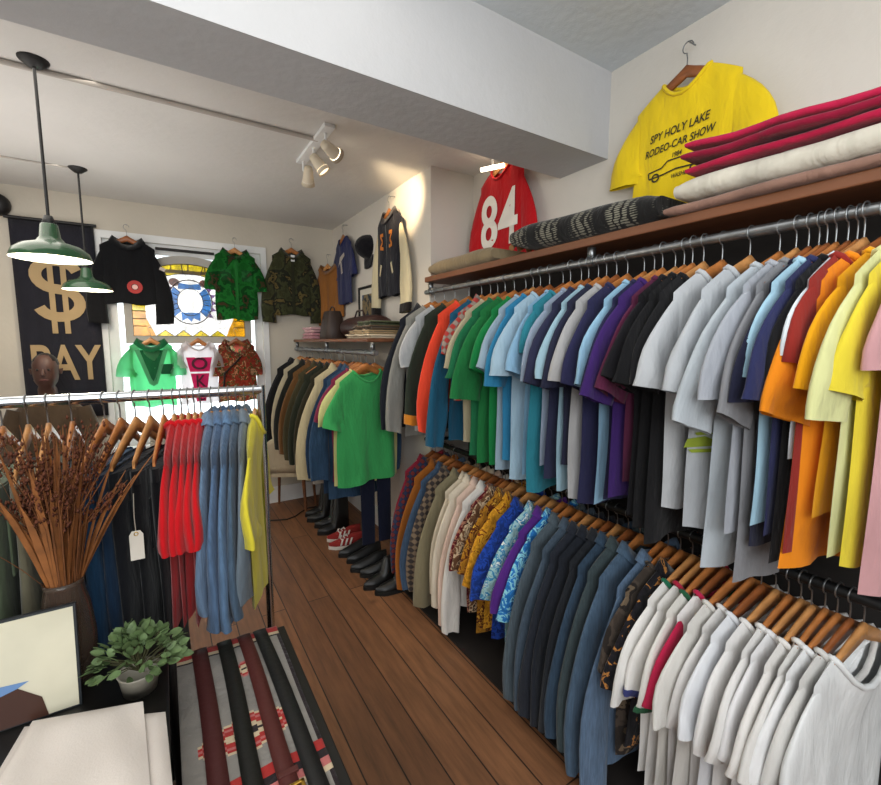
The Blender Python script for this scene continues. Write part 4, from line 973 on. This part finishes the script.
# ------------------------------------------------------------------ belt table
BT = .60; bx0, bx1, by0, by1 = -.018, .285, .62, 1.535
q = MB(); q.box(bx0+.006, bx1+.02, by0, by1-.01, 0, BT-.03); ch = q.build('chest', plain('black_stained_wood', '#15130f', .6), smooth=False, bevel=.006)
q = MB(); q.box(bx0, bx1+.026, by0-.006, by1-.004, BT-.03, BT); q.build('lid', plain('black_stained_wood', '#15130f', .6), ch, smooth=False, bevel=.004)
tag(ch, 'low black chest holding the striped blanket and belts', 'chest')
NX, NY = 60, 120
P = [[(bx0+(bx1-bx0)*i/NX, by0+(by1-by0)*j/NY, BT+.004+.0016*sin(i*.35+j*.13)) for i in range(NX+1)] for j in range(NY+1)]
mb = MB(); mb.grid(P); mb.mi = []
def motif(i, j):
    # 0 grey 1 red 2 pink 3 dark 4 cream
    d = (NY-j)
    if d < 5: return 1
    if 5 <= d < 7: return 4
    if 7 <= d < 8: return 3
    for c0 in (70,):
        e = d-c0
        if 0 <= e < 4: return 1
        if 4 <= e < 7: return 3
        if 7 <= e < 10: return 2
        if 10 <= e < 12: return 4
    u, v = abs(i-30)//2, abs(d-54)
    if v+u*.55 < 9 and u < 12:
        k = int(v+u*.55)
        return (3, 3, 4, 4, 1, 1, 2, 1, 4)[k]
    u, v = abs(i-34), abs(d-22)
    if u*.6+v < 5: return (3, 4, 4, 1, 2)[int(u*.6+v)]
    if i > 57: return 3
    return 0
for j in range(NY):
    for i in range(NX): mb.mi.append(motif(i, j))
bk = mb.build('striped_blanket', [F('#8a857e'), F('#a8302c'), F('#b86a66'), F('#2a2224'), F('#c8b494')], solid=.004)
tag(bk, 'grey woven blanket with red and black stripes on the low chest', 'blanket')
q = MB()
for i in range(40):
    x = bx0+.004+(bx1-bx0-.01)*i/39; q.tube([(x, by0, BT+.005), (x+R.uniform(-.004, .004), by0-.02, BT-.004), (x+R.uniform(-.006, .006), by0-.026, BT-.05)], .0016, 4)
q.build('fringe', F('#c0b49a'), bk)
def belt(x0, x1, col, label, buckle, w=.042, yend=.66):
    mat = plain('belt_leather', col, .6, bump=.15)
    if (col,) not in _mc: _mc[(col,)] = mat
    mb = MB(); dx = x1-x0; ya, yb = by1-.004, yend
    P = []; 
    for k in range(25):
        t = k/24; y = ya+(yb-ya)*t; x = x0+dx*t+.003*sin(5*t); z = BT+.0105+.001*sin(8*t)
        P.append([(x-w/2, y, z), (x, y, z+.0012), (x+w/2, y, z)])
    P = [[(p[0], by1+.004, BT-.10) for p in P[0]], [(p[0], by1+.004, BT-.003) for p in P[0]]]+P
    mb.grid(P); o = mb.build('belt', mat, solid=.0035); tag(o, label, 'belt', 'belts laid over the blanket')
    x, y, z = x1, yend-.012, BT+.016
    q = MB(); hw, hl = w*.66, .032
    for (a, b_, c, d) in ((-hw, -hw+.008, -hl, hl), (hw-.008, hw, -hl, hl), (-hw, hw, hl-.008, hl), (-hw, hw, -hl, -hl+.008)): q.box(x+a, x+b_, y+c, y+d, z-.003, z+.003)
    bu = q.build('buckle', buckle, o, smooth=False, bevel=.0015)
    q = MB(); q.tube([(x, y+hl-.004, z+.003), (x, y-hl+.002, z+.005)], .0025, 6); q.build('prong', buckle, bu)
    q = MB(); q.box(x-w*.56, x+w*.56, y+.06, y+.074, z-.006, z+.001); q.build('keeper', mat, o, smooth=False, bevel=.001)
    return o
def bplain(n, c): return plain(n, c, .6, bump=.15)
belt(.045, .055, '#4a1e1c', 'dark oxblood leather belt, leftmost on the blanket', M_BLKSTEEL, .044, .70)
belt(.118, .120, '#14140f', 'black leather belt, second from the left on the blanket', M_BLKSTEEL, .042, .86)
belt(.178, .190, '#54241f', 'maroon leather belt with a brass buckle', M_GOLD, .040, .90)
belt(.228, .250, '#171716', 'black leather belt, rightmost on the blanket', M_BLKSTEEL, .040, .66)

# ------------------------------------------------------------------ display table at left with trousers, print, vase and plant
TZ = .73; tx0, tx1, ty0, ty1 = -1.0, -.035, .35, 1.465
q = MB(); q.box(tx0, tx1, ty0, ty1, TZ-.03, TZ); tb = q.build('display_table', plain('black_table', '#12110f', .4), smooth=False, bevel=.004); tag(tb, 'black display table at left holding plant, vase and folded trousers', 'table')
q = MB(); q.box(tx0+.05, tx1-.01, ty0+.05, ty1-.01, TZ-.11, TZ-.03); q.build('apron', plain('black_table', '#12110f', .4), tb, smooth=False)
for x in (tx0+.06, tx1-.045):
    for y in (ty0+.06, ty1-.05): q = MB(); q.box(x-.025, x+.025, y-.025, y+.025, 0, TZ-.03); q.build('leg', plain('black_table', '#12110f', .4), tb, smooth=False)
# folded white trousers: two stacked layers
def cloth_slab(mb, cor, z, th, nx=22, ny=26, seed=0, amp=.004):
    r = random.Random(seed); ph = [r.uniform(0, 6) for _ in range(6)]
    P = []
    for j in range(ny+1):
        v = j/ny; row = []
        for i in range(nx+1):
            u = i/nx
            x = (cor[0][0]*(1-u)+cor[1][0]*u)*(1-v)+(cor[3][0]*(1-u)+cor[2][0]*u)*v
            y = (cor[0][1]*(1-u)+cor[1][1]*u)*(1-v)+(cor[3][1]*(1-u)+cor[2][1]*u)*v
            e = min(1, 9*min(u, 1-u, v, 1-v)); e = math.sqrt(max(0, e*(2-e)))
            zz = z+th*(.45+.55*e)+amp*(sin(9*u+6*v+ph[0])+.7*sin(5*u-11*v+ph[1])+.5*sin(17*u+3*v+ph[2]))*e
            row.append((x, y, zz))
        P.append(row)
    mb.grid(P)
    edge = P[0]+[r_[-1] for r_ in P[1:]]+P[-1][-2::-1]+[r_[0] for r_ in P[-2:0:-1]]
    mb.grid([[(x, y, z) for x, y, _ in edge], edge], None, True)
M_TRS = plain('off_white_cotton', '#d6ccc2', .9, noise=.04, bump=.12, bscale=220)
q = MB(); cloth_slab(q, [(-.40, .70), (-.020, .70), (-.042, 1.135), (-.31, 1.255)], TZ+.001, .020, seed=3, amp=.003)
tr = q.build('folded_trousers', M_TRS); tag(tr, 'folded off-white trousers lying at the front of the display table', 'trousers')
q = MB(); cloth_slab(q, [(-.38, .705), (-.05, .705), (-.085, 1.165), (-.29, 1.23)], TZ+.027, .016, seed=5, amp=.0045); q.build('trouser_leg', M_TRS, tr)
# glossy print leaning behind the trousers
PYB = 1.285; tilt = math.radians(-7)
q = MB(); q.box(-.52, 0, -.006, .006, 0, .245); pt = q.build('art_print', plain('print_board', '#23282c', .5), None, (-.212, PYB, TZ), rot=(tilt, 0, 0), smooth=False); tag(pt, 'glossy print with painted-in cream glare and blue and brown lower corner leaning on the table', 'print')
q = MB(); q.box(-.515, -.005, -.0075, -.0065, .004, .240); q.build('print_sheet', plain('glare_cream_paper', '#ded8c0', .15, coat=.6), pt, smooth=False)  # pale cream puts the glare on the gloss into the sheet colour
q = MB(); q.poly([(-.515, -.009, .004), (-.06, -.009, .004), (-.07, -.009, .05), (-.11, -.009, .085), (-.15, -.009, .075), (-.515, -.009, .02)]); q.poly([(-.515, -.0095, .005), (-.3, -.0095, .005), (-.3, -.0095, .02), (-.515, -.0095, .02)]); q.build('brown_landscape', plain('landscape_brown', '#4a2f26', .3), pt, smooth=False)
q = MB(); q.poly([(-.515, -.0088, .02), (-.15, -.0088, .07), (-.11, -.0088, .085), (-.09, -.0088, .095), (-.2, -.0088, .105), (-.515, -.0088, .09)]); q.build('blue_sky', plain('landscape_blue', '#6f93c4', .3), pt, smooth=False)
# potted plant
px_, py_ = -.095, 1.262
q = MB(); q.lathe([(0, .004), (.034, .004), (.036, .0), (.044, .05), (.047, .055), (.042, .055), (.038, .04), (0, .04)], 24); pot = q.build('potted_plant', plain('pale_grey_pot', '#a09a8c', .6), None, (px_, py_, TZ)); tag(pot, 'small round-leaved green plant in a pale pot on the table', 'plant')
lf, stm = MB(), MB(); rp = random.Random(4)
for i in range(200):
    th_ = rp.uniform(0, 2*PI); el = rp.uniform(-.15, 1.45); rad = rp.uniform(.65, 1.0)
    c = Vector((.092*rad*cos(th_)*cos(el), .075*rad*sin(th_)*cos(el), .075+.078*rad*sin(el)))
    dr = (c-Vector((0, 0, .07))).normalized(); dr = (dr+Vector((rp.uniform(-.5, .5), rp.uniform(-.5, .5), rp.uniform(-.3, .5)))).normalized()
    sd = dr.cross(Vector((rp.uniform(-1, 1), rp.uniform(-1, 1), 1))).normalized(); up_ = sd.cross(dr)
    Ls, wd = rp.uniform(.022, .034), rp.uniform(.0075, .011)
    rows = []
    for k in range(6):
        t = k/5; ww = wd*math.sqrt(max(0, sin(PI*min(.999, t**.85)))); cc = c+dr*(Ls*t)-up_*(.006*t*t)
        rows.append([cc-sd*ww+up_*.002, cc, cc+sd*ww+up_*.002])
    lf.grid(rows)
    if i % 4 == 0: stm.tube([(0, 0, .05), tuple(c*.5+Vector((0, 0, .035))), tuple(c)], .0013, 4)
lf.build('foliage', plain('sage_green_leaf', '#5e7448', .6, noise=.35, nscale=40), pot); stm.build('stems', plain('plant_stem', '#4a4a2c', .7), pot)
# glass vase with dried grasses
vx, vy = -.245, 1.40
m, nt, b = _new('smoky_glass'); b.inputs['Base Color'].default_value = lin('#a08a7a'); b.inputs['Transmission Weight'].default_value = .85; b.inputs['Roughness'].default_value = .08; b.inputs['IOR'].default_value = 1.35
q = MB(); q.lathe([(0, .0), (.05, .0), (.056, .01), (.058, .12), (.05, .20), (.04, .255), (.043, .27), (.039, .27), (.036, .25), (.046, .19), (.053, .12), (.05, .015), (0, .012)], 28)
vs_ = q.build('glass_vase', m, None, (vx, vy, TZ)); tag(vs_, 'brown glass vase on the table holding dried grasses', 'vase')
dg = MB(); bl_ = MB(); sd_ = MB(); rp = random.Random(9)
for i in range(110):
    a = rp.uniform(0, 2*PI); sp = rp.uniform(.02, .13)*(1.25 if cos(a) > 0 else 1); h = rp.uniform(.45, .68)
    b0 = Vector((.02*cos(a), .02*sin(a), .03)); b1 = Vector((.03*cos(a), .03*sin(a), .26)); top = Vector((sp*cos(a), sp*.6*sin(a), h)); mid = (b1+top)/2+Vector((-.2*sp*cos(a), 0, .03))
    dg.tube([b0, b1, mid, top], [.0018, .0017, .0014, .0008], 4)
    if i % 2 == 0:
        for k in range(26):
            t = rp.uniform(.45, 1.0); p = mid.lerp(top, (t-.3)/.7); p = p+Vector((rp.gauss(0, .008), rp.gauss(0, .008), rp.gauss(0, .008)))
            s_ = rp.uniform(.0025, .005); sd_.add([p+Vector((s_, 0, 0)), p+Vector((-s_*.5, s_*.8, 0)), p+Vector((-s_*.5, -s_*.8, 0)), p+Vector((0, 0, s_*1.8)), p-Vector((0, 0, s_*1.3))], [(0, 1, 3), (1, 2, 3), (2, 0, 3), (1, 0, 4), (2, 1, 4), (0, 2, 4)])
for i in range(46):
    a = rp.uniform(0, 2*PI); ln = rp.uniform(.2, .42); out = rp.uniform(.03, .17)
    if i == 0: a, ln, out = -.05, .32, .21
    if i == 1: a, ln, out = -.2, .27, .17
    if i == 2: a, ln, out = PI, .18, .2
    b1 = Vector((.03*cos(a), .03*sin(a), .25)); tp = Vector((out*cos(a), out*.6*sin(a), .25+ln)); md = (b1+tp)/2+Vector((0, 0, .05)); sdv = Vector((-sin(a+.6), cos(a+.6), 0)); rows = []
    for k in range(9):
        t = k/8; p = b1*(1-t)**2+md*2*t*(1-t)+tp*t*t; ww = .007*sin(PI*min(.98, .12+t*.88))*rp.uniform(.9, 1.1); rows.append([p-sdv*ww, p+Vector((0, 0, .002)), p+sdv*ww])
    bl_.grid(rows)
gr = dg.build('dried_grass', plain('dry_straw', '#74441f', .8, noise=.3, nscale=30), None, (vx, vy, TZ)); gr['kind'] = 'stuff'
tag(gr, 'bunch of brown dried grasses standing in the glass vase', 'dried grass')
bl_.build('leaves', plain('dry_leaf', '#8a5428', .75, noise=.35, nscale=20), gr)['kind'] = 'stuff'
sd_.build('seed_heads', plain('dry_seeds', '#5e2f18', .85, noise=.3, nscale=30), gr)['kind'] = 'stuff'

# ------------------------------------------------------------------ lights and ceiling fittings
M_ENG = plain('green_enamel', '#1f4a2c', .25, coat=.5); M_ENW = plain('white_enamel', '#efefe6', .3); M_BULB = emit('warm_bulb', '#ffeccc', 9)
def pendant(x, y, zr, label):
    q = MB(); q.lathe([(.026, .145), (.03, .14), (.036, .09), (.052, .07), (.1, .055), (.128, .032), (.136, .012), (.138, 0)], 36)
    o = q.build('pendant_lamp', M_ENG, None, (x, y, zr)); tag(o, label, 'pendant lamp', 'green pendant lamps')
    q = MB(); q.lathe([(.137, .001), (.133, .012), (.125, .03), (.097, .052), (.05, .066), (.0, .07)], 36); q.build('shade_lining', M_ENW, o)
    q = MB(); q.lathe([(0, .045), (.022, .04), (.03, .02), (.026, .0), (.012, -.014), (0, -.016)], 18); q.build('bulb', M_BULB, o, (0, 0, .02))
    q = MB(); q.lathe([(0, .18), (.014, .178), (.02, .16), (.026, .145), (0, .145)], 16); q.build('lamp_holder', M_BLACK, o)
    q = MB(); q.tube([(0, 0, .175), (0, 0, ZC-zr-.02)], .006, 8); q.build('cord', M_BLACK, o)
    q = MB(); q.lathe([(0, -.03), (.02, -.03), (.05, -.006), (.052, 0), (0, 0)], 20); q.build('ceiling_rose', M_BLACK, o, (0, 0, ZC-zr))
PL = ((-.372, 2.50, 1.945, 'nearer green enamel pendant lamp, hanging larger at left'), (-.40, 3.84, 1.945, 'farther green enamel pendant lamp, hanging before the window'))
for p in PL: pendant(*p)
q = MB(); q.tube([(-2.1, 2.56, ZC-.011), (.80, 2.56, ZC-.011)], .011, 8)
tag(q.build('conduit', plain('conduit_paint', '#b5aea6', .6)), 'thin painted conduit running across the ceiling to the spotlights', 'conduit')
q = MB(); q.tube([(-2.1, 3.84, ZC-.006), (-.44, 3.84, ZC-.006)], .005, 8); tag(q.build('conduit', plain('conduit_paint', '#b5aea6', .6)), 'thin cable on the ceiling to the farther pendant lamp', 'conduit')
q = MB(); q.box(.775, .835, 2.36, 2.93, ZC-.02, ZC); tk = q.build('spotlight_track', M_WHITE, smooth=False, bevel=.004); tag(tk, 'white ceiling track with three spotlights', 'spotlight')
HEADS = (((.805, 2.88, ZC-.02), (.9, 3.3, 2.3)), ((.805, 2.66, ZC-.02), (1.05, 2.55, 2.35)), ((.805, 2.44, ZC-.02), (1.55, 2.86, 2.52)))
for i, (p, aim) in enumerate(HEADS):
    p = Vector(p); d = (Vector(aim)-p); d.normalize(); c = p+Vector((.03, 0, -.08))
    a = MB(); a.tube([p, p+Vector((.0, 0, -.05)), c], .007, 8); arm = a.build('arm', M_WHITE, tk)
    rot = d.to_track_quat('Z', 'Y').to_euler()
    h = MB(); h.lathe([(0, -.06), (.022, -.058), (.027, -.04), (.034, .02), (.042, .055), (.038, .055), (.03, .02), (0, .015)], 20); hd = h.build('spot_head', plain('cream_spot', '#cfc3ac', .5), tk, c, rot=rot)
    b = MB(); b.lathe([(0, .05), (.034, .045), (.037, .03), (.0, .02)], 18); b.build('bulb', M_BULB if i == 2 else emit('dim_bulb', '#ffe6c0', 2) if i == 1 else M_ENW, hd)
# small bright lamp behind the beam, above the red jersey
q = MB(); q.tube([(1.70, 2.24, 2.64), (1.76, 2.10, 2.635)], .012, 10); sl_ = q.build('strip_lamp', M_BULB); tag(sl_, 'small bright strip lamp under the beam above the red jersey', 'lamp')
q = MB(); q.tube([(1.73, 2.17, 2.65), (1.73, 2.17, ZC)], .006, 8); q.build('lamp_stem', M_WHITE, sl_)

def lamp(kind, loc, energy, col, **kw):
    l = bpy.data.lights.new(kind.lower()+'_lamp', kind); l.energy = energy; l.color = col
    aim = kw.pop('aim', None)
    for k, v in kw.items(): setattr(l, k, v)
    o = bpy.data.objects.new(kind.lower()+'_lamp', l); COL.objects.link(o); o.location = loc
    if aim: o.rotation_euler = (Vector(aim)-Vector(loc)).to_track_quat('-Z', 'Y').to_euler()
    return o
w = bpy.data.worlds.new('daylight'); SC.world = w; w.use_nodes = True
bg = w.node_tree.nodes['Background']; bg.inputs[0].default_value = (.93, .97, 1, 1); bg.inputs[1].default_value = 5.0
SC.view_settings.view_transform = 'Standard'
SC.view_settings.look = 'None'
SC.view_settings.exposure = 0
lamp('SPOT', (.95, 2.52, 2.62), 55, (1, .76, .46), aim=(1.53, 2.86, 2.58), spot_size=.8, spot_blend=.8, shadow_soft_size=.03)
lamp('SPOT', (.89, 2.62, 2.56), 16, (1, .8, .55), aim=(1.3, 2.3, 1.2), spot_size=1.6, spot_blend=.8, shadow_soft_size=.04)
for p in PL: lamp('POINT', (p[0], p[1], p[2]-.03), 7, (1, .88, .7), shadow_soft_size=.05)
lamp('AREA', (-.6, -1.6, 2.2), 72, (.95, .98, 1), aim=(.8, 1.6, 1.3), shape='RECTANGLE', size=2.6, size_y=1.6)
lamp('AREA', (-.3, -.4, 1.9), 30, (.92, .97, 1), aim=(-.2, -.2, 3), shape='RECTANGLE', size=1.6, size_y=1.4)  # uplight added to brighten the front ceiling, no fixture there
lamp('AREA', (0, .6, 2.84), 12, (1, .95, .88), aim=(0, .6, 0), shape='RECTANGLE', size=1.6, size_y=1.4)  # added downward fill for the front room, without a fitting
lamp('AREA', (-.6, 2.9, 2.68), 22, (1, .94, .85), aim=(-.2, 3.0, 0), shape='RECTANGLE', size=1.8, size_y=1.6)  # added overhead fill for the back room, without a fitting
lamp('AREA', (-.7, 3.0, 1.9), 14, (1, .96, .92), aim=(-.4, 3.0, 3), shape='RECTANGLE', size=1.8, size_y=1.8)  # added uplight to lift the back ceiling, no fixture there
